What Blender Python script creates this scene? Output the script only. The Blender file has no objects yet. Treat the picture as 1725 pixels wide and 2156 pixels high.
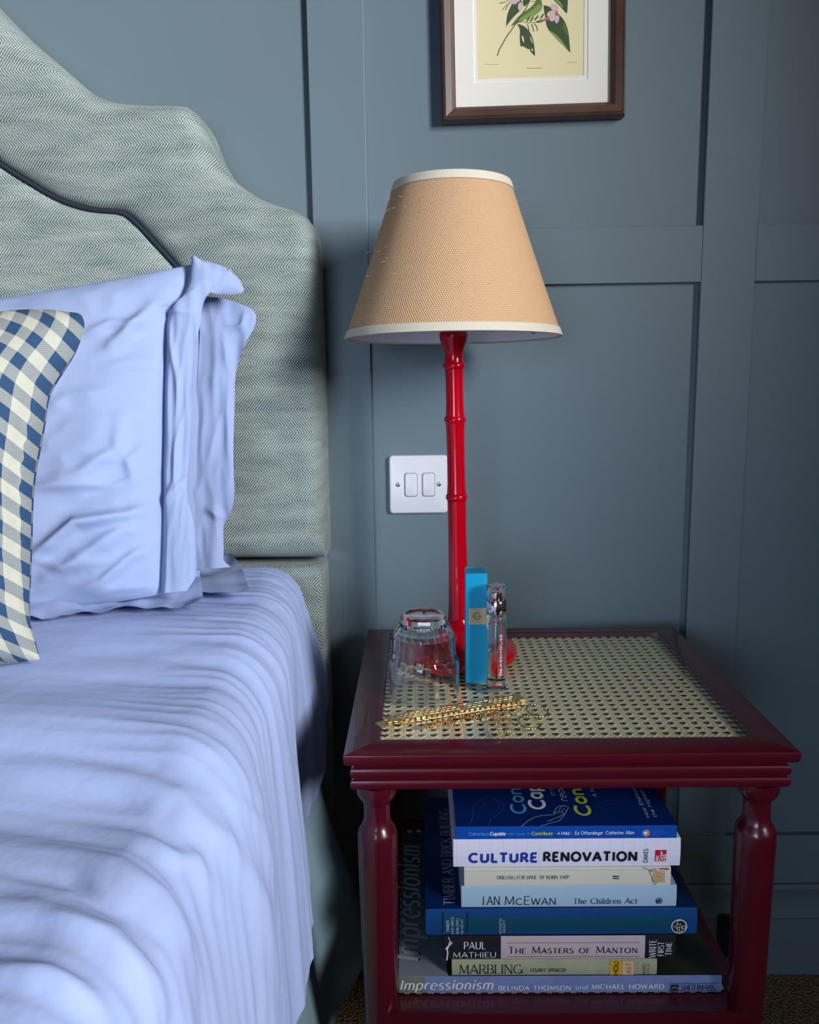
import bpy, bmesh, math, random
import numpy as np
from mathutils import Vector, Matrix, noise, geometry
random.seed(7)
S = bpy.context.scene
COL = S.collection
PI = math.pi

# ---------------------------------------------------------------- camera
PITCH, YAW, ROLL, FPX = 0.16296, -0.01241, 0.01338, 1747.56
CAM = Vector((0.0, -1.223, 0.9557))
cp, sp = math.cos(PITCH), math.sin(PITCH)
FWD = Vector((math.sin(YAW)*cp, math.cos(YAW)*cp, -sp))
r0 = Vector((math.cos(YAW), -math.sin(YAW), 0)); d0 = FWD.cross(r0)
c_, s_ = math.cos(ROLL), math.sin(ROLL)
RGT = c_*r0 + s_*d0; DWN = -s_*r0 + c_*d0
cam = bpy.data.cameras.new('camera'); co = bpy.data.objects.new('camera', cam); COL.objects.link(co)
cam.sensor_fit = 'HORIZONTAL'; cam.sensor_width = 36.0; cam.lens = FPX*36.0/1725.0
cam.clip_start = 0.02
m = Matrix((RGT, -DWN, -FWD)).transposed().to_4x4(); m.translation = CAM
co.matrix_world = m; S.camera = co

# ---------------------------------------------------------------- world, lights, exposure
W = bpy.data.worlds.new('world'); S.world = W; W.use_nodes = True
bg = W.node_tree.nodes['Background']; bg.inputs[0].default_value = (1.0, 0.86, 0.74, 1); bg.inputs[1].default_value = 0.03
def area(name, loc, target, sx, sy, power, col, spread=180):
    l = bpy.data.lights.new(name, 'AREA'); l.shape = 'RECTANGLE'; l.size = sx; l.size_y = sy
    l.energy = power; l.color = col; l.spread = math.radians(spread)
    o = bpy.data.objects.new(name, l); COL.objects.link(o); o.location = loc
    o.rotation_euler = (Vector(target)-Vector(loc)).to_track_quat('-Z', 'Y').to_euler()
    return o
area('window_light', (1.75, -2.15, 1.85), (-1.9, 0.0, 1.25), 0.5, 1.1, 29, (0.95, 0.97, 1.0), 60)
area('fill_light', (-0.7, -2.9, 0.95), (-0.05, -0.45, 0.45), 1.0, 0.9, 2.6, (0.66, 0.80, 1.0), 48)  # added fill from the front left, aimed low to brighten the books
S.view_settings.view_transform = 'Standard'; S.view_settings.look = 'None'
S.view_settings.gamma = 1; S.view_settings.use_curve_mapping = False
S.view_settings.exposure = 0.0
S.cycles.max_bounces = 10; S.cycles.transparent_max_bounces = 16; S.cycles.transmission_bounces = 10
S.cycles.sample_clamp_indirect = 4.0; S.cycles.blur_glossy = 0.5

# ---------------------------------------------------------------- helpers
def ray(px, py): return RGT*((px-862.5)/FPX) + DWN*((py-1078.0)/FPX) + FWD
def atY(px, py, Y): v = ray(px, py); return CAM + v*((Y-CAM.y)/v.y)
def atZ(px, py, Z): v = ray(px, py); return CAM + v*((Z-CAM.z)/v.z)
def atP(px, py, p, n): v = ray(px, py); return CAM + v*((Vector(p)-CAM).dot(n)/v.dot(n))

def lin(c): return tuple(((x/12.92) if x <= .04045 else ((x+.055)/1.055)**2.4) for x in [q/255. for q in c])+(1.,)
class NT:
    def __init__(s, name):
        s.m = bpy.data.materials.new(name); s.m.use_nodes = True; s.t = s.m.node_tree
        s.b = s.t.nodes['Principled BSDF']; s.out = s.t.nodes['Material Output']
    def n(s, typ, **kw):
        x = s.t.nodes.new(typ)
        for k, v in kw.items():
            if k.startswith('i_'): x.inputs[int(k[2:]) if k[2:].isdigit() else k[2:].replace('_', ' ')].default_value = v
            else: setattr(x, k, v)
        return x
    def l(s, a, b): s.t.links.new(a, b)
    def math(s, op, a, b=None, c=None):
        x = s.n('ShaderNodeMath', operation=op)
        for i, v in enumerate((a, b, c)):
            if v is None: continue
            if isinstance(v, (int, float)): x.inputs[i].default_value = v
            else: s.l(v, x.inputs[i])
        return x.outputs[0]
    def mix(s, f, a, b):
        x = s.n('ShaderNodeMix', data_type='RGBA')
        for sock, v in ((x.inputs[0], f), (x.inputs[6], a), (x.inputs[7], b)):
            if isinstance(v, (int, float, tuple)): sock.default_value = v
            else: s.l(v, sock)
        return x.outputs[2]
    def coord(s, kind='Object'):
        tc = s.n('ShaderNodeTexCoord'); return tc.outputs[kind]
    def xyz(s, v):
        x = s.n('ShaderNodeSeparateXYZ'); s.l(v, x.inputs[0]); return x.outputs
    def noise(s, v, scale, detail=3, rough=.5, mapscale=None):
        if mapscale:
            mp = s.n('ShaderNodeMapping'); mp.inputs['Scale'].default_value = mapscale; s.l(v, mp.inputs[0]); v = mp.outputs[0]
        x = s.n('ShaderNodeTexNoise'); x.inputs['Scale'].default_value = scale; x.inputs['Detail'].default_value = detail
        x.inputs['Roughness'].default_value = rough; s.l(v, x.inputs['Vector']); return x.outputs['Fac']
    def bump(s, h, strength, dist, normal=None):
        x = s.n('ShaderNodeBump'); x.inputs['Strength'].default_value = strength; x.inputs['Distance'].default_value = dist
        s.l(h, x.inputs['Height']); s.l(x.outputs[0], s.b.inputs['Normal']); return x.outputs[0]
def mat(name, col, rough=.5, metal=0., var=.06, vscale=30, bump=0., bscale=200, coat=0., spec=.5, sheen=0., trans=0., ior=1.45, detail=3):
    """plain surface with a slight procedural variation of its colour and fine relief"""
    q = NT(name); c = lin(col) if max(col) > 1.001 else tuple(col)+(1.,)
    b = q.b
    if var > 0 and not trans:
        f = q.noise(q.coord(), vscale, detail)
        lo = tuple(x*(1-var) for x in c[:3])+(1,); hi = tuple(min(1, x*(1+var)) for x in c[:3])+(1,)
        q.l(q.mix(f, lo, hi), b.inputs['Base Color'])
    else: b.inputs['Base Color'].default_value = c
    b.inputs['Roughness'].default_value = rough; b.inputs['Metallic'].default_value = metal
    b.inputs['Specular IOR Level'].default_value = spec; b.inputs['IOR'].default_value = ior
    b.inputs['Coat Weight'].default_value = coat; b.inputs['Coat Roughness'].default_value = .08
    b.inputs['Sheen Weight'].default_value = sheen; b.inputs['Transmission Weight'].default_value = trans
    if bump > 0: q.bump(q.noise(q.coord(), bscale, 4), bump, .001)
    return q.m

NAMES = {}
def loc_of(o):
    v = Vector(o.location)
    return v + (loc_of(o.parent) if o.parent else Vector((0, 0, 0)))
def obj(name, verts, faces, mt, parent=None, smooth=False, root=None, mats=None, midx=None, uv=None, kind=None):
    """one mesh object from world-space vertices"""
    if root is None: root = loc_of(parent) if parent else Vector((0, 0, 0))
    root = Vector(root)
    me = bpy.data.meshes.new(name)
    me.from_pydata([tuple(Vector(v)-root) for v in verts], [], faces)
    for x in (mats or [mt]): me.materials.append(x)
    if midx: me.polygons.foreach_set('material_index', midx)
    if smooth: me.polygons.foreach_set('use_smooth', [True]*len(me.polygons))
    if uv:
        ul = me.uv_layers.new(name='UVMap')
        for lp in me.loops: ul.data[lp.index].uv = uv[lp.vertex_index]
    me.update()
    o = bpy.data.objects.new(name, me); COL.objects.link(o)
    if parent: o.parent = parent
    else: o.location = root
    if kind: o['kind'] = kind
    return o
def tag(o, label, cat=None, group=None, kind=None):
    if label: o['label'] = label
    if cat: o['category'] = cat
    if group: o['group'] = group
    if kind: o['kind'] = kind
    return o
def thing(name, loc, label, cat, group=None):
    o = bpy.data.objects.new(name, None); COL.objects.link(o); o.location = loc; o.empty_display_size = .05
    return tag(o, label, cat, group)
class MB:
    def __init__(s): s.v = []; s.f = []; s.mi = []
    def add(s, v, f, mi=0):
        k = len(s.v); s.v += [tuple(a) for a in v]; s.f += [tuple(i+k for i in q) for q in f]; s.mi += [mi]*len(f)
    def box(s, x0, x1, y0, y1, z0, z1, b=0., mi=0):
        if b <= 0:
            v = [(x, y, z) for x in (x0, x1) for y in (y0, y1) for z in (z0, z1)]
            s.add(v, [(0, 1, 3, 2), (4, 6, 7, 5), (0, 4, 5, 1), (2, 3, 7, 6), (0, 2, 6, 4), (1, 5, 7, 3)], mi); return
        bm = bmesh.new(); bmesh.ops.create_cube(bm, size=1)
        for v in bm.verts: v.co = Vector(((x0+x1)/2+v.co.x*(x1-x0), (y0+y1)/2+v.co.y*(y1-y0), (z0+z1)/2+v.co.z*(z1-z0)))
        bmesh.ops.bevel(bm, geom=bm.edges[:], offset=b, segments=2, affect='EDGES', profile=.6)
        bm.verts.index_update(); s.add([v.co for v in bm.verts], [[v.index for v in f.verts] for f in bm.faces], mi); bm.free()
    def lathe(s, prof, c, n=48, mi=0, facet=None, close=False):
        """prof: (r, z) list, c: centre; facet(k, r, z) may change r"""
        k0 = []
        for r, z in prof:
            ring = []
            for i in range(n):
                a = 2*PI*i/n; rr = facet(a, r, z) if facet else r
                ring.append((c[0]+rr*math.cos(a), c[1]+rr*math.sin(a), c[2]+z))
            k0.append(ring)
        v = [p for r in k0 for p in r]; f = []
        m_ = len(prof)
        for j in range(m_-1 if not close else m_):
            j2 = (j+1) % m_
            for i in range(n):
                f.append((j*n+i, j*n+(i+1) % n, j2*n+(i+1) % n, j2*n+i))
        s.add(v, f, mi)
    def tube(s, pts, r, n=8, closed=False, mi=0, flat=1.):
        pts = [Vector(p) for p in pts]; N = len(pts); v = []; f = []; up = Vector((0, 0, 1))
        for i, p in enumerate(pts):
            a = pts[(i-1) % N] if (closed or i > 0) else p; b = pts[(i+1) % N] if (closed or i < N-1) else p
            t = (b-a).normalized(); u = t.cross(up)
            if u.length < 1e-3: u = t.cross(Vector((1, 0, 0)))
            u.normalize(); w = u.cross(t).normalized()
            rr = r[i] if isinstance(r, (list, tuple)) else r
            for k in range(n):
                an = 2*PI*k/n; v.append(p+u*math.cos(an)*rr+w*math.sin(an)*rr*flat)
        for i in range(N if closed else N-1):
            j = (i+1) % N
            for k in range(n): f.append((i*n+k, i*n+(k+1) % n, j*n+(k+1) % n, j*n+k))
        if not closed: f.append(tuple(range(n))[::-1]); f.append(tuple((N-1)*n+k for k in range(n)))
        s.add(v, f, mi)
    def obj(s, name, mt, parent=None, smooth=False, root=None, mats=None, kind=None):
        return obj(name, s.v, s.f, mt, parent, smooth, root, mats, s.mi if mats else None, None, kind)
def shade_angle(o, deg=35):
    me = o.data; bm = bmesh.new(); bm.from_mesh(me); ang = math.radians(deg)
    bmesh.ops.recalc_face_normals(bm, faces=bm.faces[:])
    for f in bm.faces: f.smooth = True
    for e in bm.edges:
        if len(e.link_faces) == 2 and e.calc_face_angle(0) > ang: e.smooth = False
    bm.to_mesh(me); bm.free(); return o
def lerp(a, b, t): return a+(b-a)*t
def interp(x, xs, ys): return float(np.interp(x, xs, ys))
def resample(pts, n):
    P = np.array(pts, float); d = np.r_[0, np.cumsum(np.linalg.norm(np.diff(P, axis=0), axis=1))]
    t = np.linspace(0, d[-1], n); return np.stack([np.interp(t, d, P[:, k]) for k in range(P.shape[1])], 1)
def smoothpts(pts, n, it=3):
    """Chaikin-smoothed then evenly resampled open polyline"""
    P = [np.array(p, float) for p in pts]
    for _ in range(it):
        Q = [P[0]]
        for a, b in zip(P[:-1], P[1:]): Q += [a*.75+b*.25, a*.25+b*.75]
        Q.append(P[-1]); P = Q
    return resample(P, n)
def coons(top, bottom, left, right, nu, nv):
    T = smoothpts(top, nu); B = smoothpts(bottom, nu); L = smoothpts(left, nv); R = smoothpts(right, nv)
    out = np.zeros((nv, nu, 2))
    for j in range(nv):
        v = j/(nv-1)
        for i in range(nu):
            u = i/(nu-1)
            out[j, i] = ((1-v)*T[i]+v*B[i]+(1-u)*L[j]+u*R[j]
                         - ((1-u)*(1-v)*T[0]+u*(1-v)*T[-1]+(1-u)*v*B[0]+u*v*B[-1]))
    return out
def gridfaces(nv, nu, off=0, flip=False):
    f = []
    for j in range(nv-1):
        for i in range(nu-1):
            a = off+j*nu+i; q = (a, a+1, a+nu+1, a+nu)
            f.append(q[::-1] if flip else q)
    return f

# ---------------------------------------------------------------- stroke lettering
def A_(cx, cy, rx, ry, a0, a1, n=12):
    return [(cx+rx*math.cos(math.radians(a0+(a1-a0)*i/n)), cy+ry*math.sin(math.radians(a0+(a1-a0)*i/n))) for i in range(n+1)]
G = {}
def g(c, w, *st): G[c] = (w, [list(s) for s in st])
g('A', .82, [(0, 0), (.41, 1)], [(.41, 1), (.82, 0)], [(.14, .34), (.68, .34)])
g('B', .66, [(.08, 0), (.08, 1)], [(.08, 1)]+A_(.36, .76, .23, .24, 90, -90)+[(.08, .52)], [(.08, .52)]+A_(.38, .26, .27, .26, 90, -90)+[(.08, 0)])
g('C', .82, A_(.46, .5, .44, .5, 48, 312, 20))
g('D', .82, [(.08, 0), (.08, 1)], [(.08, 1)]+A_(.36, .5, .44, .5, 90, -90, 18)+[(.08, 0)])
g('E', .6, [(.08, 0), (.08, 1)], [(.08, 1), (.58, 1)], [(.08, .52), (.5, .52)], [(.08, 0), (.6, 0)])
g('F', .56, [(.08, 0), (.08, 1)], [(.08, 1), (.56, 1)], [(.08, .52), (.48, .52)])
g('G', .88, A_(.46, .5, .44, .5, 48, 335, 22), [(.86, .44), (.86, .08)], [(.55, .44), (.86, .44)])
g('H', .82, [(.08, 0), (.08, 1)], [(.74, 0), (.74, 1)], [(.08, .52), (.74, .52)])
g('I', .2, [(.1, 0), (.1, 1)])
g('J', .45, [(.36, 1), (.36, .25)]+A_(.16, .25, .2, .25, 0, -120))
g('K', .74, [(.08, 0), (.08, 1)], [(.7, 1), (.1, .42)], [(.26, .58), (.74, 0)])
g('L', .56, [(.08, 1), (.08, 0)], [(.08, 0), (.56, 0)])
g('M', .98, [(.08, 0), (.12, 1)], [(.12, 1), (.49, .1)], [(.49, .1), (.86, 1)], [(.86, 1), (.9, 0)])
g('N', .84, [(.08, 0), (.08, 1)], [(.08, 1), (.76, 0)], [(.76, 0), (.76, 1)])
g('O', .94, A_(.47, .5, .44, .5, 0, 360, 28))
g('P', .62, [(.08, 0), (.08, 1)], [(.08, 1)]+A_(.34, .73, .26, .27, 90, -90)+[(.08, .46)])
g('R', .7, [(.08, 0), (.08, 1)], [(.08, 1)]+A_(.34, .74, .25, .26, 90, -90)+[(.08, .48)], [(.34, .48), (.7, 0)])
g('S', .56, A_(.29, .75, .23, .25, 40, 270, 14)+A_(.29, .25, .25, .25, 90, -145, 14))
g('T', .7, [(.35, 0), (.35, 1)], [(0, 1), (.7, 1)])
g('U', .78, [(.08, 1), (.08, .32)]+A_(.39, .32, .31, .32, 180, 360, 14)+[(.7, 1)])
g('V', .8, [(0, 1), (.4, 0)], [(.4, 0), (.8, 1)])
g('W', 1.15, [(0, 1), (.3, 0)], [(.3, 0), (.575, .95)], [(.575, .95), (.85, 0)], [(.85, 0), (1.15, 1)])
g('Y', .74, [(0, 1), (.37, .48)], [(.74, 1), (.37, .48)], [(.37, .48), (.37, 0)])
X = .66
g('a', .56, A_(.27, .33, .25, .33, 60, 300, 16), [(.48, X), (.48, 0)])
g('b', .58, [(.08, 1), (.08, 0)], A_(.31, .33, .24, .33, 140, -140, 16))
g('c', .52, A_(.3, .33, .27, .33, 50, 310, 16))
g('d', .58, A_(.28, .33, .25, .33, 50, 310, 16), [(.49, 1), (.49, 0)])
g('e', .56, [(.05, .36), (.51, .36)]+A_(.29, .33, .25, .33, 5, 310, 16))
g('f', .34, [(.14, 0), (.14, .8)]+A_(.28, .8, .14, .2, 180, 70, 8), [(0, X), (.3, X)])
g('g', .56, A_(.28, .34, .24, .32, 50, 310, 16), [(.49, X), (.49, -.08)]+A_(.28, -.08, .21, .22, 0, -150, 10))
g('h', .56, [(.08, 1), (.08, 0)], [(.08, .4)]+A_(.28, .42, .2, .24, 160, 0, 10)+[(.48, 0)])
g('i', .18, [(.09, X), (.09, 0)], [(.09, .86), (.09, .97)])
g('l', .18, [(.09, 1), (.09, 0)])
g('m', .86, [(.08, X), (.08, 0)], A_(.26, .44, .18, .22, 170, 0, 10)+[(.44, 0)], A_(.62, .44, .18, .22, 170, 0, 10)+[(.8, 0)])
g('n', .56, [(.08, X), (.08, 0)], A_(.28, .42, .2, .24, 165, 0, 10)+[(.48, 0)])
g('o', .6, A_(.3, .33, .26, .33, 0, 360, 22))
g('p', .58, [(.08, X), (.08, -.3)], A_(.31, .33, .24, .33, 140, -140, 16))
g('r', .4, [(.08, X), (.08, 0)], A_(.27, .42, .19, .24, 165, 50, 8))
g('s', .44, A_(.23, .49, .17, .17, 40, 270, 10)+A_(.22, .16, .18, .16, 90, -145, 10))
g('t', .36, [(.14, .9), (.14, .14)]+A_(.26, .14, .12, .14, 180, 290, 6), [(0, X), (.32, X)])
g('u', .56, [(.08, X), (.08, .24)]+A_(.28, .24, .2, .24, 180, 340, 10), [(.48, X), (.48, 0)])
g('v', .54, [(0, X), (.27, 0)], [(.27, 0), (.54, X)])
g('w', .8, [(0, X), (.2, 0)], [(.2, 0), (.4, .62)], [(.4, .62), (.6, 0)], [(.6, 0), (.8, X)])
g('y', .54, [(0, X), (.27, 0)], [(.54, X), (.16, -.3)])
g('3', .56, A_(.27, .76, .22, .24, 140, -90, 12), A_(.27, .27, .26, .27, 90, -150, 14))
g('7', .56, [(0, 1), (.54, 1)], [(.54, 1), (.18, 0)])
g('.', .2, [(.1, 0), (.1, .12)])
g('-', .3, [(.02, .42), (.28, .42)])
g(' ', .4)
def text_mesh(s, x0, P, xd, yd, height, width, weight=.1, thin=None, serif=0., slant=0., gap=.12, sc=False):
    """stroke letters on the plane (P, xd, yd); fitted to the given width; returns verts, faces"""
    thin = weight if thin is None else thin
    xd = Vector(xd).normalized(); yd = Vector(yd).normalized()
    segs = []; cx = 0.
    for ch in s:
        k = 1.
        if sc and ch.islower(): ch = ch.upper(); k = .76
        if ch not in G: ch = ' '
        w, st = G[ch]
        for pl in st: segs.append(([(cx+x*k, y*k) for x, y in pl], k, ch))
        cx += w*k + gap
    total = cx-gap; fx = width/(total*height) if width else 1.
    v = []; f = []
    nz_ = xd.cross(yd).normalized(); lift = [0.]
    def put(x, y): v.append(P + xd*((x*fx + slant*y)*height) + yd*(y*height) + nz_*lift[0])
    for si_, (pl, k, ch) in enumerate(segs):
        lift[0] = (si_ % 5)*1.2e-5
        n = len(pl); nr = []; hw = []
        for i in range(n):
            a = pl[max(i-1, 0)]; b = pl[min(i+1, n-1)]; dx, dy = (b[0]-a[0])*fx, b[1]-a[1]; L = math.hypot(dx, dy) or 1
            nr.append((-dy/L, dx/L)); t = abs(dy/L)
            if ch in 'AVMNWK' and thin != weight and n == 2:    # rising strokes are the thin ones
                up = (pl[1][1]-pl[0][1])*(pl[1][0]-pl[0][0]) > 0.001
                if ch == 'N' and abs(pl[1][0]-pl[0][0]) < .01: up = True
                t = .15 if up else 1.
            hw.append((thin+(weight-thin)*t)/2)
        k0 = len(v)
        for i in range(n):
            x, y = pl[i]
            if i == 0 or i == n-1:                       # square the ends off past the joint
                a, b = (pl[0], pl[1]) if i == 0 else (pl[-1], pl[-2]); L = math.hypot(a[0]-b[0], a[1]-b[1]) or 1
                e = min(thin*.35, .04); x += (a[0]-b[0])/L*e*(n == 2)*.0; y += (a[1]-b[1])/L*e*(n == 2)
            put(x+nr[i][0]*hw[i]/fx, y+nr[i][1]*hw[i]); put(x-nr[i][0]*hw[i]/fx, y-nr[i][1]*hw[i])
        for i in range(n-1): f.append((k0+2*i, k0+2*i+1, k0+2*i+3, k0+2*i+2))
        if serif:
            for (e, o_) in ((pl[0], pl[1]), (pl[-1], pl[-2])):
                if abs(e[1]-o_[1]) > .5*abs(e[0]-o_[0]) and min(abs(e[1]), abs(e[1]-k), abs(e[1]-X)) < .02 and abs(e[1]-o_[1]) > .09 and not (ch in 'M' and e[1] < .15 and abs(e[0]-o_[0]) > .2):
                    h = thin*.5; s2 = serif; k1 = len(v)
                    l = s2*(1. if e[1] < .3 or not ch.islower() else .9); r = s2 if (e[1] < .3 or not ch.islower()) else .02
                    for dx, dy in ((-l, -h), (r, -h), (r, h), (-l, h)): put(e[0]+dx/fx, e[1]+dy*(1 if e[1] < .1 else 1))
                    f.append((k1, k1+1, k1+2, k1+3))
    return v, f
def text(parent, name, s, P, xd, yd, height, width, mt, **kw):
    v, f = text_mesh(s, 0, Vector(P), xd, yd, height, width, **kw)
    return obj(name, v, f, mt, parent)
def poly_flat(pts):
    """triangulate a planar 3D polygon"""
    tr = geometry.tessellate_polygon([[Vector(p) for p in pts]]); return [tuple(Vector(p) for p in pts), [tuple(t) for t in tr]]

# ---------------------------------------------------------------- materials
def paint():
    q = NT('eggshell blue grey paint'); co_ = q.coord()
    f = q.noise(co_, 3.0, 4); q.l(q.mix(f, lin((102, 119, 127)), lin((107, 124, 133))), q.b.inputs['Base Color'])
    q.b.inputs['Roughness'].default_value = .48; q.b.inputs['Specular IOR Level'].default_value = .35
    q.bump(q.noise(co_, 420, 3, .5, (1, 1, .35)), .12, .0006); return q.m
def herringbone():
    q = NT('herringbone wool'); b = q.b; x, z, y = q.xyz(q.coord('UV'))
    n1 = q.noise(q.coord('UV'), 60, 2); n2 = q.noise(q.coord('UV'), 700, 2, .6)
    xx = q.math('ADD', x, q.math('MULTIPLY', n1, .0012))
    z0 = q.math('ADD', z, 10.0+.0306*.37)
    tri = q.math('PINGPONG', z0, .0306)
    ph = q.math('ADD', xx, q.math('MULTIPLY', tri, .80))
    s = q.math('SINE', q.math('MULTIPLY', ph, 2*PI/.0037))
    s = q.math('ADD', s, q.math('MULTIPLY', q.math('SUBTRACT', n2, .5), 3.2))
    big = q.noise(q.coord('UV'), 22, 3, .6, (.6, 2.5, 1))
    s = q.math('ADD', s, q.math('MULTIPLY', q.math('SUBTRACT', big, .5), 1.6))
    fac = q.math('MULTIPLY_ADD', s, .42, .50); cl = q.n('ShaderNodeClamp'); q.l(fac, cl.inputs[0])
    q.l(q.mix(cl.outputs[0], lin((31, 55, 65)), lin((180, 190, 182))), b.inputs['Base Color'])
    b.inputs['Roughness'].default_value = .95; b.inputs['Sheen Weight'].default_value = .15; b.inputs['Specular IOR Level'].default_value = .2
    q.bump(cl.outputs[0], .35, .0008); return q.m
def cotton(name, c, wr=.5):
    q = NT(name); b = q.b; co_ = q.coord()
    b.inputs['Base Color'].default_value = lin(c); b.inputs['Roughness'].default_value = .8
    b.inputs['Specular IOR Level'].default_value = .15
    h = q.math('ADD', q.noise(co_, 14, 4, .55), q.math('MULTIPLY', q.noise(co_, 900, 1), .02))
    q.bump(h, wr, .006); return q.m
def gingham():
    q = NT('blue gingham linen'); b = q.b; uvn = q.coord('UV'); u, v, _ = q.xyz(uvn)
    nz = q.noise(uvn, 70, 2)
    def band(c, p): return q.math('GREATER_THAN', q.math('FRACT', q.math('ADD', q.math('DIVIDE', q.math('ADD', c, q.math('MULTIPLY', nz, .0008)), p), 50)), .5)
    bu, bv = band(u, .034), band(v, .034)
    tw = q.math('GREATER_THAN', q.math('SINE', q.math('MULTIPLY', q.math('ADD', u, v), 2*PI/.0016)), 0.)
    half = q.math('MULTIPLY_ADD', tw, .5, .25)
    s = q.math('MULTIPLY', q.math('ADD', bu, bv), .5)
    is_half = q.math('COMPARE', s, .5, .1)
    f = q.math('ADD', q.math('MULTIPLY', is_half, q.math('SUBTRACT', half, .5)), s)
    f = q.math('ADD', f, q.math('MULTIPLY', q.math('SUBTRACT', q.noise(uvn, 900, 2), .5), .22)); cl = q.n('ShaderNodeClamp'); q.l(f, cl.inputs[0])
    q.l(q.mix(cl.outputs[0], lin((172, 172, 158)), lin((38, 66, 98))), b.inputs['Base Color'])
    b.inputs['Roughness'].default_value = .9; b.inputs['Specular IOR Level'].default_value = .2
    q.bump(q.noise(uvn, 800, 2), .4, .0006); return q.m
def burlap():
    q = NT('burlap weave'); b = q.b; u, v, _ = q.xyz(q.coord('UV'))
    n1 = q.noise(q.coord('UV'), 55, 3); n2 = q.noise(q.coord('UV'), 900, 2)
    k = 2*PI/.0046
    w1 = q.math('MULTIPLY', q.math('ADD', q.math('ADD', u, q.math('MULTIPLY', v, .45)), q.math('MULTIPLY', n1, .0012)), k); w2 = q.math('MULTIPLY', q.math('ADD', v, q.math('MULTIPLY', n1, .0012)), k)
    s = q.math('MULTIPLY', q.math('SINE', w1), q.math('SINE', w2))
    s = q.math('ABSOLUTE', s)
    s = q.math('ADD', s, q.math('MULTIPLY', q.math('SUBTRACT', n2, .5), .9)); f = q.math('MULTIPLY_ADD', s, .7, .15); cl = q.n('ShaderNodeClamp'); q.l(f, cl.inputs[0])
    q.l(q.mix(cl.outputs[0], lin((184, 144, 108)), lin((232, 192, 150))), b.inputs['Base Color'])
    b.inputs['Roughness'].default_value = .85; b.inputs['Specular IOR Level'].default_value = .25
    q.bump(cl.outputs[0], .8, .0012); return q.m
def pane_glass(name, rough=.0, ior=1.5, tint=(1, 1, 1)):
    q = NT(name); t = q.t; t.nodes.remove(q.b)
    tr = q.n('ShaderNodeBsdfTransparent'); tr.inputs[0].default_value = tint+(1,); gl = q.n('ShaderNodeBsdfGlossy'); gl.inputs['Roughness'].default_value = rough
    fr = q.n('ShaderNodeLayerWeight'); fr.inputs[0].default_value = .5; mx = q.n('ShaderNodeMixShader')
    f0 = ((ior-1)/(ior+1))**2
    q.l(q.math('MULTIPLY_ADD', q.math('POWER', fr.outputs['Facing'], 5.), 1-f0, f0), mx.inputs[0]); q.l(tr.outputs[0], mx.inputs[1]); q.l(gl.outputs[0], mx.inputs[2]); q.l(mx.outputs[0], q.out.inputs[0]); return q.m
def carpet():
    q = NT('brown loop carpet'); b = q.b; co_ = q.coord()
    vo = q.n('ShaderNodeTexVoronoi'); vo.inputs['Scale'].default_value = 260; q.l(co_, vo.inputs['Vector'])
    n = q.noise(co_, 120, 3); h = q.math('SUBTRACT', 1., vo.outputs['Distance'])
    q.l(q.mix(q.math('MULTIPLY', n, h), lin((100, 76, 58)), lin((232, 186, 146))), b.inputs['Base Color'])
    b.inputs['Roughness'].default_value = 1.; q.bump(h, 1., .004); return q.m
def wood():
    q = NT('dark walnut stain'); b = q.b; co_ = q.coord(); n = q.noise(co_, 60, 5, .6, (.35, 1, .35))
    q.l(q.mix(n, lin((58, 40, 33)), lin((104, 76, 64))), b.inputs['Base Color']); b.inputs['Roughness'].default_value = .38
    q.bump(n, .2, .0006); return q.m
M = dict(
 paint=paint(), herring=herringbone(), gingham=gingham(), burlap=burlap(), carpet=carpet(), wood=wood(),
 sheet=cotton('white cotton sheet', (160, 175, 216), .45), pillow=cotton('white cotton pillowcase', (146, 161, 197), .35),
 valance=mat('blue grey valance cloth', (138, 166, 178), .9, bump=.3, bscale=600),
 piping=mat('navy piping cord', (26, 36, 50), .8), black=mat('black plastic', (14, 14, 16), .4),
 lacquer=mat('burgundy lacquer', (74, 8, 26), .27, var=.04, coat=.35, bump=.03, bscale=90),
 red=mat('red gloss lacquer', (176, 0, 24), .14, var=.03, coat=.3, spec=.4),
 cane=mat('natural cane', (250, 234, 188), .55, var=.16, vscale=160, bump=.2, bscale=900),
 under=mat('dark base board', (40, 24, 22), .6),
 trim=mat('cream linen trim', (206, 197, 180), .9, bump=.5, bscale=900), shade_in=mat('white shade lining', (235, 232, 235), .7, var=.02),
 brass=mat('brass', (190, 150, 90), .3, 1.), chrome=mat('polished nickel', (225, 222, 220), .12, 1., var=.02), rose=mat('rose gold metal', (236, 196, 176), .14, 1., var=.02),
 gold=mat('pale gold metal', (246, 214, 150), .16, 1., var=.05), gold2=mat('rose gold chain metal', (240, 186, 120), .16, 1., var=.05),
 plastic=mat('white switch plastic', (226, 226, 232), .3, var=.01), screw=mat('screw steel', (200, 196, 190), .3, 1.),
 mount=mat('off white mount board', (238, 234, 224), .9, var=.02), bevelm=mat('mount bevel white', (250, 250, 246), .8, var=.0),
 print=mat('aged yellow print paper', (233, 222, 176), .85, var=.06, vscale=12),
 teal=mat('bright turquoise card', (0, 150, 196), .35, var=.03), kraft=mat('champagne foil label', (196, 176, 140), .35, .3),
 paper=mat('book pages', (214, 206, 190), .9), ink=mat('black ink', (22, 22, 26), .6, var=0), white=mat('white ink', (235, 235, 240), .6, var=0),
 grey=mat('grey ink', (150, 158, 160), .6, var=0), teal_ink=mat('pale teal ink', (60, 178, 210), .5, var=0),
)
def glass_mat(name, ior=1.46, tint=(1, 1, 1)):
    q = NT(name); b = q.b; b.inputs['Base Color'].default_value = tint+(1,); b.inputs['Roughness'].default_value = 0.
    b.inputs['Transmission Weight'].default_value = 1.; b.inputs['IOR'].default_value = ior; return q.m
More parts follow.
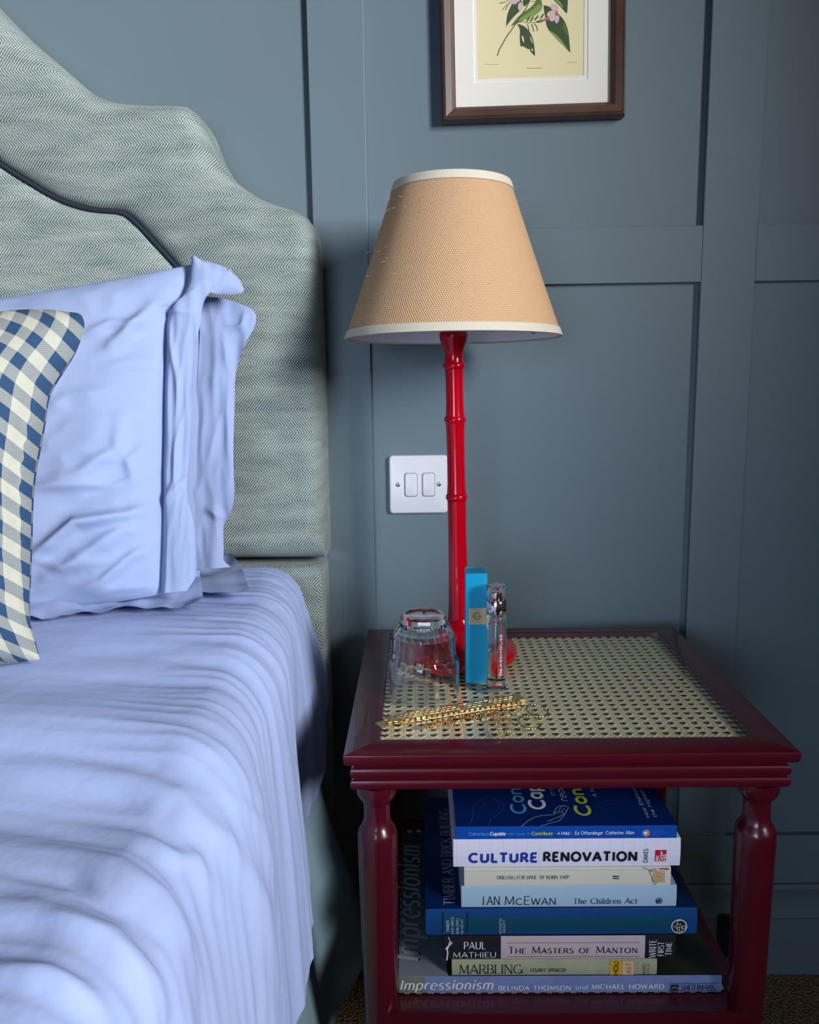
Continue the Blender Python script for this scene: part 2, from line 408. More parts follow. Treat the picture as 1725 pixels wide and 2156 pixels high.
M['glass'] = glass_mat('clear glass', 1.45); M['liquid'] = glass_mat('clear perfume', 1.36); M['pane'] = pane_glass('table glass pane', .012, 1.5)
M['pane2'] = pane_glass('picture glass', .02, 1.25)

# ================================================================= STRUCTURE
mb = MB(); mb.box(-2.4, 2.2, 0, .05, 0, 2.5); wall = mb.obj('wall_back', M['paint'], kind='structure', root=(0, 0, 0))
mb = MB(); mb.box(-2.4, 2.2, -3.2, .05, -.05, 0); floor = mb.obj('floor', M['carpet'], kind='structure', root=(0, 0, 0))
TH = .0105
stiles = [(-1.235, -1.159), (-.690, -.613), (-.1451, -.0682), (.4007, .4766), (.9465, 1.0225), (1.492, 1.568)]
k = 0
def trim(x0, x1, z0, z1, th=TH):
    global k; k += 1
    mb = MB(); mb.box(x0, x1, -th, 0, z0, z1, .0012)
    return mb.obj('trim_%d' % k, M['paint'], kind='structure', root=(0, 0, 0))
for a, b in stiles: trim(a, b, .234, 2.5)
xs = [-2.4]+[q for s in stiles for q in s]+[2.2]
for i in range(0, len(xs), 2):
    if xs[i+1]-xs[i] > .01: trim(xs[i], xs[i+1], 1.0804, 1.1575, TH-.0006)
trim(-2.4, 2.2, .152, .234, TH+.0008)
# skirting: extruded profile (y, z)
prof = [(0, 0), (-.024, 0), (-.024, .094), (-.0225, .0955), (-.019, .0965), (-.0175, .103), (-.0165, .116), (-.0175, .128), (-.021, .137), (-.0225, .141), (-.020, .1425), (-.0165, .1435), (-.0165, .149), (-.0155, .152), (0, .152)]
v = [(x, y, z) for x in (-2.4, 2.2) for y, z in prof]; n = len(prof)
o = obj('baseboard_back', v, [(i, i+1, n+i+1, n+i) for i in range(n-1)]+[tuple(range(n))[::-1], tuple(range(n, 2*n))], M['paint'], root=(0, 0, 0), kind='structure'); shade_angle(o, 30)

# ================================================================= HEADBOARD
XC = -.885
outer_half = [(XC, 1.610), (-.76, 1.600), (-.66, 1.560), (-.58, 1.475), (-.515, 1.405), (-.4675, 1.366), (-.4315, 1.333), (-.4118, 1.3175), (-.385, 1.308), (-.343, 1.3048), (-.305, 1.3045), (-.290, 1.302), (-.279, 1.290), (-.2715, 1.270), (-.2625, 1.243), (-.240, 1.212), (-.2046, 1.187), (-.1685, 1.1748), (-.150, 1.169), (-.140, 1.160), (-.1345, 1.145), (-.132, 1.110), (-.132, .95), (-.133, .697)]
def offs(poly, d):
    """inset a closed polygon (list of (x, z), counter-clockwise or not) by d towards its inside"""
    n = len(poly); P = [np.array(p) for p in poly]; area_ = sum(P[i][0]*P[(i+1) % n][1]-P[(i+1) % n][0]*P[i][1] for i in range(n)); s = 1 if area_ > 0 else -1
    out = []
    for i in range(n):
        a = P[i-1]; b = P[(i+1) % n]; t = b-a; t = t/(np.linalg.norm(t)+1e-9); nrm = np.array([-t[1], t[0]])*s
        out.append(tuple(P[i]+nrm*d))
    return out
def mirror(h): return h+[(2*XC-x, z) for x, z in h[::-1][:-1] if abs(x-XC) > 1e-6]
oh = [tuple(p) for p in smoothpts(outer_half[:-1], 90, 2)]+[(-.133, .80), (-.133, .74), (-.133, .705)]
inner_h = [(XC, 1.455), (-.78, 1.440), (-.70, 1.395), (-.63, 1.315), (-.58, 1.265), (-.5313, 1.2277), (-.4966, 1.2058), (-.4616, 1.1849), (-.4258, 1.1735), (-.395, 1.1712), (-.3799, 1.1695), (-.370, 1.161), (-.3597, 1.1512), (-.3165, 1.102), (-.303, 1.085), (-.297, 1.06), (-.295, 1.0), (-.295, .70)]
ih = [tuple(p) for p in smoothpts(inner_h[:-1], 70, 2)]+[(-.295, .85), (-.295, .79)]
outer = mirror(oh)
hb = thing('headboard', (XC, -.05, .60), 'tall scalloped headboard in grey-green herringbone wool with dark piping, behind the bed', 'headboard')
# border: wall side out to the rounded front edge, then the inner rounded edge at the piping
rings = [(0, -.006), (0, -.070), (.0012, -.083), (.005, -.096), (.010, -.1045), (.017, -.1090), (.025, -.1115)]
N = len(outer); V = []; F = []
def ring_uv(poly, rings_, flat):
    """cloth coordinates: position on the flat face pushed outward by the arc length round the edge"""
    base_ = offs(poly, rings_[flat][0]); unit = offs(poly, rings_[flat][0]-1e-3); out = []
    for k_, (d, y) in enumerate(rings_):
        lo, hi = min(k_, flat), max(k_, flat); L = sum(math.hypot(rings_[q+1][0]-rings_[q][0], rings_[q+1][1]-rings_[q][1]) for q in range(lo, hi))
        sg = 1 if rings_[k_][0] <= rings_[flat][0] else -1
        for (bx_, bz_), (ux, uz) in zip(base_, unit): out.append((bx_+(ux-bx_)*1e3*L*sg, bz_+(uz-bz_)*1e3*L*sg))
    return out
UV = ring_uv(outer, rings, len(rings)-1)
for d, y in rings:
    for x, z in offs(outer, d): V.append((x, y, z))
for j in range(len(rings)-1):
    for i in range(N): F.append((j*N+i, j*N+(i+1) % N, (j+1)*N+(i+1) % N, (j+1)*N+i))
inner = mirror(ih); NI = len(inner)
irings = [(-.024, -.1115), (-.012, -.1085), (-.005, -.103), (-.001, -.095), (0., -.085)]
base = len(V)
for d, y in irings:
    for x, z in offs(inner, d): V.append((x, y, z))
for j in range(len(irings)-1):
    for i in range(NI): a = base+j*NI; F.append((a+i, a+(i+1) % NI, a+NI+(i+1) % NI, a+NI+i))
b0_ = offs(inner, irings[0][0]); i_in = offs(inner, irings[0][0]+1e-3); arc = 0.
for q, (d, y) in enumerate(irings):
    if q: arc += math.hypot(d-irings[q-1][0], y-irings[q-1][1])
    UV += [(bx_+(ux-bx_)*1e3*arc, bz_+(uz-bz_)*1e3*arc) for (bx_, bz_), (ux, uz) in zip(b0_, i_in)]
outl = [Vector((V[(len(rings)-1)*N+i][0], V[(len(rings)-1)*N+i][2], 0)) for i in range(N)]
inl = [Vector((V[base+i][0], V[base+i][2], 0)) for i in range(NI)]
for t in geometry.tessellate_polygon([outl, inl]):
    F.append(tuple(((len(rings)-1)*N+q) if q < N else base+q-N for q in t))
shade_angle(obj('border', V, F, M['herring'], hb, uv=UV), 50)
V = []; F = []; prs_ = [(0., -.085), (.001, -.094), (.004, -.101), (.010, -.106), (.022, -.1085)]; UV = ring_uv(inner, prs_, 4)
for d, y in [(0., -.085), (.001, -.094), (.004, -.101), (.010, -.106), (.022, -.1085)]:
    for x, z in offs(inner, d): V.append((x, y, z))
for j in range(4):
    for i in range(NI): F.append((j*NI+i, j*NI+(i+1) % NI, (j+1)*NI+(i+1) % NI, (j+1)*NI+i))
for t in geometry.tessellate_polygon([[Vector((V[4*NI+i][0], V[4*NI+i][2], 0)) for i in range(NI)]]): F.append(tuple(4*NI+q for q in t))
shade_angle(obj('centre_panel', V, F, M['herring'], hb, uv=UV), 50)
mb = MB(); mb.tube([(x, -.1000, z) for x, z in inner], .0036, 8, closed=True); mb.obj('piping', M['piping'], hb, True)
mb = MB(); mb.box(2*XC+.136, -.136, -.1, -.01, .30, .697, .012); shade_angle(obj('lower_panel', mb.v, mb.f, M['herring'], hb, uv=[(x-y, z) for x, y, z in mb.v]), 50)

# ================================================================= BED
bed = thing('bed', (XC, -.9, 0), 'double bed with blue-grey valance under white bedding, left of the table', 'bed')
mb = MB(); mb.box(2*XC+.2, -.20, -2.0, -.12, .36, .625, .03); shade_angle(mb.obj('mattress', mat('ticking', (215, 215, 220), .9), bed), 50)
mb = MB(); mb.box(2*XC+.2, -.20, -1.98, -.125, .14, .36, .01); mb.obj('bed_base', M['valance'], bed)
for lx, ly in ((-.225, -.25), (-.225, -1.7), (2*XC+.24, -.25), (2*XC+.24, -1.7)):
    mb = MB(); mb.lathe([(.0, 0), (.016, 0), (.018, .01), (.024, .14), (0, .14)], (lx, ly, 0), 16); mb.obj('leg', M['black'], bed, True)
# valance: soft flare with long pleats
nt, ns = 220, 26; V = []
for j in range(ns):
    s = j/(ns-1)
    for i in range(nt):
        t = i/(nt-1); Y = -.12-1.8*t
        fl = interp(Y, [-1.9, -.9, -.62, -.50, -.36, -.22, -.12], [.01, .015, .03, .040, .056, .076, .066])
        ple = .012*math.sin(Y*26+1.0)*s + .006*noise.noise(Vector((Y*9, s*1.2, 3)))*s
        x = -.170 + fl*s**1.3*1.15 + ple
        hem = interp(Y, [-1.9, -.55, -.42, -.36, -.12], [.09, .10, .13, .185, .20])+.010*math.sin(Y*26+.5)+.012*noise.noise(Vector((Y*7, 0, 1)))
        V.append((x, Y, lerp(.56, hem, s)))
obj('valance', V, gridfaces(ns, nt), M['valance'], bed, True)

# ---- the white sheet over it
def fold(x, y, pts, w, a):
    """height of a soft crease ridge along a polyline"""
    best = 1e9; tt = 0; L = len(pts)-1
    for i in range(L):
        ax, ay = pts[i]; bx, by = pts[i+1]; dx, dy = bx-ax, by-ay; q = ((x-ax)*dx+(y-ay)*dy)/(dx*dx+dy*dy); q = min(1, max(0, q))
        d = math.hypot(x-ax-q*dx, y-ay-q*dy)
        if d < best: best = d; tt = (i+q)/L
    if best > 3*w: return 0.
    return a*math.exp(-(best/w)**2)*math.sin(PI*min(1, max(0, tt*.94+.03)))
def pix(p):
    v = Vector(p)-CAM; k_ = FPX/v.dot(FWD); return 862.5+v.dot(RGT)*k_, 1078+v.dot(DWN)*k_
SHEET_FOLDS = [
 ([(-60, 1622), (120, 1612), (260, 1622), (380, 1660), (450, 1730), (495, 1830)], 24, .013), ([(-60, 1585), (150, 1585), (330, 1612), (440, 1655)], 12, -.006),
 ([(-60, 1530), (150, 1520), (330, 1545), (460, 1600), (530, 1690), (570, 1850)], 20, .008), ([(180, 1700), (330, 1735), (430, 1800), (475, 1900)], 16, .009),
 ([(-60, 1740), (120, 1770), (250, 1810), (340, 1880), (400, 1990), (440, 2156)], 26, .010), ([(-60, 1820), (150, 1850), (280, 1930), (340, 2010)], 18, -.008),
 ([(-60, 1900), (80, 1920), (220, 1985), (300, 2080), (340, 2180)], 26, .010), ([(-60, 2040), (100, 2070), (220, 2140)], 24, .009),
 ([(-60, 1452), (130, 1425), (330, 1400), (470, 1430), (560, 1520), (600, 1640)], 14, .005), ([(-60, 1420), (180, 1385), (400, 1370), (540, 1420), (600, 1500)], 9, -.003),
 ([(110, 1350), (300, 1320), (450, 1315), (560, 1350), (620, 1420)], 9, .004), ([(420, 1275), (520, 1280), (600, 1320), (640, 1380)], 7, .003), ([(520, 1262), (600, 1272), (640, 1310)], 5, .003),
 ([(540, 1235), (600, 1243), (645, 1275)], 5, .0025), ([(530, 1215), (600, 1222), (650, 1250)], 5, .0025), ([(470, 1330), (570, 1400), (615, 1500), (640, 1640)], 8, .003),
 ([(380, 1670), (470, 1760), (530, 1900), (570, 2100)], 12, .006), ([(440, 1640), (520, 1730), (560, 1850), (590, 2000)], 10, .005)]
yy = [-1.7, -1.2, -.9, -.7, -.6, -.52, -.45, -.38, -.25, -.14, -.11]
xo = [-.095, -.095, -.098, -.100, -.1054, -.1112, -.1180, -.1215, -.1215, -.1300, -.136]
zt = [.668, .668, .668, .670, .672, .675, .679, .683, .690, .697, .699]
zh = [.40, .40, .41, .42, .425, .43, .435, .43, .455, .525, .56]
xcr = [-.135, -.135, -.138, -.140, -.142, -.143, -.145, -.147, -.150, -.158, -.163]
NT_, NS_ = 640, 150; V = []
for i in range(NT_):
    t = i/(NT_-1); Y = -.113-(t**1.15)*1.50
    z0 = interp(Y, yy, zt); x1 = interp(Y, yy, xo); hem = interp(Y, yy, zh); xc = interp(Y, yy, xcr)
    R_ = .055
    for j in range(NS_):
        q = j/(NS_-1)
        if q < .52:
            qq = q/.52; x = lerp(-1.62, xc-R_, 1-(1-qq)**1.9); z = z0; nx, nz = 0., 1.; sd = (x-(xc-R_)); side = 0.
        elif q < .66:
            a = (q-.52)/.14*PI/2*.93; x = xc-R_+R_*math.sin(a); z = z0-R_+R_*math.cos(a); nx, nz = math.sin(a), math.cos(a); sd = a*R_; side = ((q-.52)/.14)**2*.4
        else:
            qq = (q-.66)/.34; a = PI/2*.93; xs_ = xc-R_+R_*math.sin(a); zs_ = z0-R_+R_*math.cos(a)
            x = lerp(xs_, x1, qq**.85); z = lerp(zs_, hem, qq); nx, nz = 1., .15; sd = a*R_+(zs_-z); side = .4+.6*qq
        # broad soft swells on the top, folds running across and bending down the side
        far = min(1, max(0, (-Y-.12)/.35)); near = 1-far
        warp = .05*noise.noise(Vector((x*2.6, Y*2.0, 5)))*far
        c = Y + (.14*sd if sd < 0 else .75*sd**1.5*far + .14*sd) + warp
        n1 = noise.noise(Vector((sd*1.7, c*7.5, .3))); n2 = noise.noise(Vector((sd*2.2+4, c*19, 1.3))); n3 = noise.noise(Vector((sd*3.0, c*46, 7.7)))
        pl = math.exp(-((sd-.02)/.07)**2); ft = max(0, 1-abs(Y+.33)/.34)       # gathers near the pillows
        top_w = 1-side
        h = .020*n1*far*(top_w*.8+.35*side) + .0060*n2*(.25+.75*far)*(.38+1.0*side)
        h += .0022*(1-abs(n2)*4)*(.3+side)*.6 + .0026*(1-abs(n3)*4)*(.05+pl*.7*(.4+ft)+.55*side)
        h += .0045*noise.noise(Vector((x*8+Y*3, Y*11, 2)))*top_w*(.4+.6*far)
        h -= .020*side*math.exp(-((Y+.335)/.045)**2)*max(0, (side-.35))*1.6
        h += .012*noise.noise(Vector((x*3+3, Y*3.4, 9)))*far*max(0, 1-side*1.6)
        if x > -.75 and Y > -1.0:
            ix, iy = pix((x, Y, z)); s_ = max(.45, min(1., (iy-1200)/700.))
            for P_, w_, a_ in SHEET_FOLDS: h += fold(ix, iy, P_, w_*1.25, a_*.78)*s_
        V.append((x+nx*h, Y, z+nz*h+(.006 if side < .2 else 0)*0))
V2 = [v for v in V]
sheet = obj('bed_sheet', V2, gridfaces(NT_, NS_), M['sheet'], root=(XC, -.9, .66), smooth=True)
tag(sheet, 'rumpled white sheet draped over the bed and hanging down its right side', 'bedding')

# ================================================================= PILLOWS AND CUSHION
def soft(name, grid, p0, n, front, back, mt, parent=None, grow=0, extra=None, edge=2.2, uvs=None, root=None, seam=0.):
    """grid of image positions unprojected on the leaning plane (p0, n), puffed along the normal"""
    nv, nu = grid.shape[:2]; n = Vector(n).normalized(); base_ = [[atP(grid[j, i, 0], grid[j, i, 1], p0, n) for i in range(nu)] for j in range(nv)]
    def env(t): return max(0., 1-abs(2*t-1)**edge)
    V = []; uv = []
    for side in ((1, front), (-1, back)):
        for j in range(nv):
            for i in range(nu):
                u, v_ = i/(nu-1), j/(nv-1); e = (env(u)*env(v_))**.5
                h = side[1]*e
                if side[0] > 0 and extra: h += extra(grid[j, i, 0], grid[j, i, 1], u, v_)*min(1, e*2.2+.0)
                B_ = base_[j][i]
                if grow and side[0] < 0 and u > .8: B_ = atP(grid[j, i, 0]+grow*((u-.8)/.2)*math.sin(PI*v_)**.5*(1+.25*math.sin(v_*55)), grid[j, i, 1], p0, n); h = h*.6+.012*math.sin(PI*(u-.8)/.2)**.5+.0
                V.append(B_+n*h*side[0])
                if uvs: uv.append(uvs(u, v_, side[0]))
    F = gridfaces(nv, nu, 0, True)+gridfaces(nv, nu, nv*nu, False)
    return obj(name, V, F, mt, parent, True, root, uv=uv or None)
def strip(name, inner_, outer_, p0, n, mt, parent, nu=16, nv=90, wave=None, off=.0, bed_=False):
    a = smoothpts(inner_, nv, 2); b = smoothpts(outer_, nv, 1); V = []; n = Vector(n).normalized()
    for j in range(nv):
        for i in range(nu):
            u = i/(nu-1); p = a[j]*(1-u)+b[j]*u; P = atP(p[0], p[1], p0, n)
            V.append(P+n*(off+(wave(p[0], p[1], u, j/(nv-1)) if wave else 0)))
    return obj(name, V, gridfaces(nv, nu, 0, True), mt, parent, True)
# back pillow
bp0 = (-.3, -.225, .70); bn = (0, -.39, .085)
pb = thing('pillow', (-.45, -.2, .70), 'white pillow standing rearmost against the headboard, only its right border showing', 'pillow')
gr = coons([(-330, 790), (0, 700), (250, 640), (430, 640)], [(-330, 1290), (0, 1265), (420, 1235)], [(-330, 790), (-330, 1290)], [(430, 640), (425, 900), (425, 1100), (420, 1235)], 40, 40)
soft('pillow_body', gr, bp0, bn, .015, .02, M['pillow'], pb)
def wv1(x, y, u, v):
    return (.004*noise.noise(Vector((x*.03, y*.006, 1)))*u*2 + .0022*(1-2*abs(noise.noise(Vector((x*.035, y*.010, 4)))))
            + fold(x, y, [(468, 690), (478, 740), (488, 800)], 7, .004)+fold(x, y, [(470, 1095), (455, 1080), (430, 1070)], 9, .006)
            + fold(x, y, [(520, 650), (512, 690), (480, 690)], 6, .005) + fold(x, y, [(452, 660), (455, 760), (450, 900)], 8, .003)+fold(x, y, [(485, 790), (480, 880), (482, 980)], 6, .003))
strip('flange', [(425, 630), (420, 760), (410, 900), (400, 1080), (405, 1200)], [(440, 627), (466, 628), (503, 640), (541, 656), (539, 688), (520, 722), (503, 765), (496, 790), (494, 850), (492, 930), (494, 1000), (497, 1040), (490, 1078), (474, 1098), (470, 1112), (472, 1165), (470, 1180), (486, 1194)], bp0, bn, M['pillow'], pb, 24, 150, wv1, .002)
mb = MB(); 
def flap(name, quad, z, parent, seed, amp=.006, nu=50, nv=22):
    g_ = coons(*quad, nu, nv); V = []
    for j in range(nv):
        for i in range(nu):
            x, y = g_[j, i]; P = atZ(x, y, z); u, v_ = i/(nu-1), j/(nv-1)
            h = .004+.016*(1-v_)**2 + amp*noise.noise(Vector((x*.02, y*.05, seed))) + .25*amp*(1-2*abs(noise.noise(Vector((x*.012+y*.02, y*.09, seed+3)))))
            V.append(P+Vector((0, 0, max(.0025, h))))
    return obj(name, V, gridfaces(nv, nu, 0, True), M['pillow'], parent, True)
flap('flange_corner', ([(395, 1205), (420, 1185), (455, 1172), (488, 1192)], [(385, 1246), (450, 1254), (526, 1257)], [(395, 1205), (385, 1246)], [(488, 1192), (515, 1218), (526, 1257)]), .699, pb, 2.)
# front pillow
fp0 = (-.3, -.300, .70); fn = (0, -.40, .125)
pf = thing('pillow', (-.45, -.28, .70), 'large white pillow leaning in front, directly behind the checked cushion', 'pillow')
gr = coons([(-340, 730), (-120, 660), (0, 629), (200, 600), (330, 572), (407, 556)], [(-340, 1345), (60, 1296), (200, 1275), (340, 1252)], [(-340, 730), (-340, 1345)], [(407, 556), (383, 640), (352, 655), (350, 760), (347, 900), (345, 1060), (343, 1180), (340, 1252)], 150, 150)
def wf(x, y, u, v):
    h = .0035*noise.noise(Vector((x*.010+y*.004, y*.006, 1.5))) + .0012*(1-2*abs(noise.noise(Vector((x*.012+y*.012, y*.022-x*.006, 6)))))
    h += fold(x, y, [(345, 645), (300, 700), (240, 760)], 14, .007)
    h += fold(x, y, [(70, 1045), (180, 1035), (260, 1030), (345, 1000)], 9, .004)
    h += fold(x, y, [(60, 1215), (130, 1160), (190, 1110), (290, 1092), (345, 1062)], 13, .010)
    h += fold(x, y, [(80, 1250), (180, 1190), (270, 1130), (345, 1090)], 16, .007)
    h += fold(x, y, [(120, 1275), (230, 1230), (300, 1170), (340, 1150)], 12, .006)
    h += fold(x, y, [(280, 880), (270, 960), (200, 1010), (120, 1040)], 15, .005)
    h += fold(x, y, [(330, 940), (290, 980), (300, 1030)], 12, .004)
    h += fold(x, y, [(200, 1255), (270, 1240), (330, 1235), (345, 1215)], 9, .006)
    h -= fold(x, y, [(100, 1130), (200, 1060), (300, 1000)], 22, .004)
    h += fold(x, y, [(200, 730), (250, 700), (330, 690)], 10, .004)+fold(x, y, [(120, 900), (170, 860), (260, 840)], 16, .004)+fold(x, y, [(90, 1180), (160, 1200), (260, 1180)], 10, .003)
    return h*1.5
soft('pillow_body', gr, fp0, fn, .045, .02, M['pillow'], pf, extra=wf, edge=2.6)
def wv2(x, y, u, v):
    return (.008*max(0, 1-4*v)*math.sin(PI*min(1, u*1.1)) + .002*(1-2*abs(noise.noise(Vector((x*.05, y*.007, 14)))))*(1 if v > .12 else .3)
            + fold(x, y, [(358, 665), (368, 740), (380, 800), (385, 880)], 6, .0045) + fold(x, y, [(395, 860), (380, 940), (375, 1020), (350, 1065)], 6, .005)
            + fold(x, y, [(352, 1065), (375, 1040), (398, 1010)], 8, .006) + fold(x, y, [(352, 655), (380, 664), (425, 672)], 7, .005)
            + .003*math.sin(u*PI) + .010*min(1, u*5))
strip('flange', [(407, 556), (383, 640), (352, 655), (350, 760), (347, 900), (345, 1060), (343, 1180), (340, 1252)],
      [(430, 556), (462, 564), (489, 575), (470, 597), (441, 630), (430, 655), (428, 690), (414, 745), (408, 800), (409, 900), (402, 990), (399, 1050), (410, 1085), (419, 1130), (420, 1200), (421, 1212), (400, 1245)], fp0, fn, M['pillow'], pf, 22, 150, wv2, .001)
strip('flange_fold', [(447, 622), (462, 600), (489, 573)], [(470, 621), (498, 618), (515, 613), (509, 596), (500, 583), (489, 573)], fp0, fn, M['pillow'], pf, 10, 24, lambda x, y, u, v: .010-.012*u, 0.)
flap('flange_corner', ([(60, 1285), (180, 1262), (250, 1240), (330, 1240), (425, 1249)], [(60, 1312), (180, 1300), (300, 1286), (431, 1284)], [(60, 1285), (60, 1312)], [(425, 1249), (431, 1284)]), .695, pf, 9., .007, 80, 22)
# checked cushion
cp0 = (-.4, -.455, .70); cn = (0, -.36, .17)
right = [(170, 659), (181, 684), (168, 726), (146, 762), (118, 800), (100, 835), (95, 880), (84, 935), (74, 985), (67, 1040), (66, 1100), (64, 1170), (62, 1240), (60, 1300), (74, 1345), (84, 1388)]
gr = coons([(-520, 760), (-250, 690), (0, 664), (60, 657), (110, 654), (170, 659)], [(-520, 1500), (-250, 1440), (0, 1400), (84, 1388)], [(-520, 760), (-470, 1100), (-520, 1500)], right, 110, 130)
def wc(x, y, u, v):
    e = math.exp(-((u-.976+.0018*math.sin(y*.14))/.006)**2)*math.sin(PI*min(1, max(0, (v-.04)/.92)))**.5; e2 = math.exp(-((u-.975)/.02)**2)
    return -.011*e+.0022*math.sin(y*.14)*e2 + .003*noise.noise(Vector((x*.012, y*.012, 3)))
cu = soft('cushion', gr, cp0, cn, .075, .045, M['gingham'], None, extra=wc, edge=2.4, uvs=lambda u, v, s: (u*.47+.004-.015*v, v*.47+.006-.062*max(0, (u-.66)/.34)**1.6+.02*(s < 0)), root=(-.45, -.45, .70))
tag(cu, 'blue and cream gingham cushion leaning on the white pillows', 'cushion')

# ================================================================= SIDE TABLE
ZT = .5887
tb = thing('side_table', (.146, -.254, 0), 'dark burgundy lacquered side table with cane top, right of the bed', 'table')
X0, X1, Y1, Y0 = -.078, .3695, -.460, -.0483
IX0, IX1, IY1, IY0 = -.0435, .338, -.4228, -.071
def mitred(name, corners_o, corners_i, prof_out, parent, mt=None):
    pass
# top frame: four mitred rails with a moulded outer edge; profile as (inset from outer edge, z below the top)
pr = [(.0014, 0.), (.0004, -.0006), (0, -.0016), (.0004, -.0085), (.0022, -.0115), (.0060, -.0132), (.0095, -.0142), (.0098, -.0165),
      (.0072, -.0178), (.0058, -.0205), (.0060, -.0245), (.0076, -.0272), (.0096, -.0282), (.0096, -.0292), (.0072, -.0302), (.0058, -.0330), (.0060, -.0370), (.0078, -.0398), (.0110, -.0412), (.030, -.0412)]
OC = [(X0, Y1), (X1, Y1), (X1, Y0), (X0, Y0)]; IC = [(IX0, IY1), (IX1, IY1), (IX1, IY0), (IX0, IY0)]
def ins(c, d):
    sx = 1 if c[0] < .146 else -1; sy = 1 if c[1] < -.254 else -1
    return (c[0]+sx*d, c[1]+sy*d)
for k_ in range(4):
    a, b = OC[k_], OC[(k_+1) % 4]; ia, ib = IC[k_], IC[(k_+1) % 4]; V = []; 
    ringa = [(*ins(a, d), ZT+z) for d, z in pr]+[(ia[0], ia[1], ZT-.020), (ia[0], ia[1], ZT-.0008), (ia[0]+(a[0]-ia[0])*.02, ia[1]+(a[1]-ia[1])*.02, ZT)]
    ringb = [(*ins(b, d), ZT+z) for d, z in pr]+[(ib[0], ib[1], ZT-.020), (ib[0], ib[1], ZT-.0008), (ib[0]+(b[0]-ib[0])*.02, ib[1]+(b[1]-ib[1])*.02, ZT)]
    n = len(ringa); V = ringa+ringb
    F = [(i, (i+1) % n, n+(i+1) % n, n+i) for i in range(n)]+[tuple(range(n))[::-1], tuple(range(n, 2*n))]
    shade_angle(obj('top_rail', V, F, M['lacquer'], tb), 32)
mb = MB(); mb.box(IX0-.004, IX1+.004, IY1-.004, IY0+.004, ZT-.024, ZT-.0195); mb.obj('base_board', M['under'], tb)
# cane webbing: real strands, half inch mesh
def cane(x0, x1, y0, y1, z, parent, name='cane_webbing'):
    P = .01285; w = .0025; th = .00028; V = []; F = []
    def strand(pts, wd, zs):
        k0 = len(V); n = len(pts)
        for i, (x, y) in enumerate(pts):
            a = pts[max(0, i-1)]; b = pts[min(n-1, i+1)]; dx, dy = b[0]-a[0], b[1]-a[1]; L = math.hypot(dx, dy); nx, ny = -dy/L*wd/2, dx/L*wd/2
            zz = z+zs(i, x, y)
            V.append((x+nx, y+ny, zz-th*.5)); V.append((x+nx*.6, y+ny*.6, zz+th)); V.append((x-nx*.6, y-ny*.6, zz+th)); V.append((x-nx, y-ny, zz-th*.5))
        for i in range(n-1):
            for q in range(3): F.append((k0+4*i+q, k0+4*i+q+1, k0+4*i+5+q, k0+4*i+4+q))
    nx_ = int((x1-x0)/P)+2; ny_ = int((y1-y0)/P)+2
    for i in range(nx_):
        for s in (-.0015, .0015):
            x = x0+P*(i-.2)+s
            if x0+.001 < x < x1-.001: strand([(x+random.uniform(-.0001, .0001), y0+(y1-y0)*q/(2*ny_)) for q in range(2*ny_+1)], w, lambda i_, x_, y_, s=s: .0002*math.cos((y_-y0)*PI/P*2+(0 if s > 0 else PI)))
    for j in range(ny_):
        for s in (-.0015, .0015):
            y = y1-P*(j-.15)+s
            if y0+.001 < y < y1-.001: strand([(x0+(x1-x0)*q/(2*nx_), y+random.uniform(-.0001, .0001)) for q in range(2*nx_+1)], w, lambda i_, x_, y_, s=s: -.0002*math.cos((x_-x0)*PI/P*2+(0 if s > 0 else PI)))
    # diagonals cross midway between the pairs and through the knots
    for dirn in (1, -1):
        span = (x1-x0)+(y1-y0); q = -span
        k_ = -ny_-2
        while k_ < nx_+ny_+2:
            c = x0+P*(k_-.2+.5)      # passes midway between the crossings, leaving octagonal holes
            # line x = c + dirn*(y1+.15P - y)
            pts = []
            for m_ in range(0, 2*ny_+3):
                y = y1+P*.15-P*m_*.5+P*.25; x = c+dirn*(y1+P*.15-y)
                if x0 <= x <= x1 and y0 <= y <= y1: pts.append((x, y))
            if len(pts) > 1: strand(pts, .0021, lambda i_, x_, y_: .0004 if i_ % 2 else .00055)
            k_ += 1
    return obj(name, V, F, M['cane'], parent, kind='stuff')
cane(IX0, IX1, IY1, IY0, ZT-.0080, tb)
mb = MB(); mb.box(IX0+.0004, IX1-.0004, IY1+.0004, IY0-.0004, ZT-.0048, ZT-.0008); mb.obj('glass_pane', M['pane'], tb)
# legs
lp = [(.0, .548), (.0208, .548), (.0208, .542), (.0200, .536), (.0170, .531), (.0142, .5275), (.0137, .525), (.0134, .519), (.0134, .513), (.0138, .507), (.0160, .501), (.0190, .4965), (.0203, .4915), (.0202, .4835), (.0205, .481), (.0203, .475), (.0200, .44), (.0186, .33), (.0172, .262), (.0150, .10), (.0135, .006), (.0120, 0), (0, 0)]
for lx, ly in ((-.0472, -.4330), (.3405, -.4330), (.3405, -.076), (-.0472, -.076)):
    mb = MB(); mb.lathe(lp, (lx, ly, 0), 40); shade_angle(mb.obj('leg', M['lacquer'], tb), 40)
# lower shelf frame with cane, glass
ZS = .296
mb = MB(); mb.box(-.050, .343, -.4504, -.4215, ZS-.036, ZS, .0012); mb.obj('shelf_rail', M['lacquer'], tb)
mb = MB(); mb.box(-.050, .343, -.092, -.063, ZS-.036, ZS, .0012); mb.obj('shelf_rail', M['lacquer'], tb)
mb = MB(); mb.box(-.062, -.031, -.425, -.089, ZS-.036, ZS, .0012); mb.obj('shelf_rail', M['lacquer'], tb)
mb = MB(); mb.box(.325, .343, -.425, -.089, ZS-.036, ZS, .0012); mb.obj('shelf_rail', M['lacquer'], tb)
cane(-.030, .3245, -.4214, -.093, ZS-.0012, tb, 'shelf_webbing')

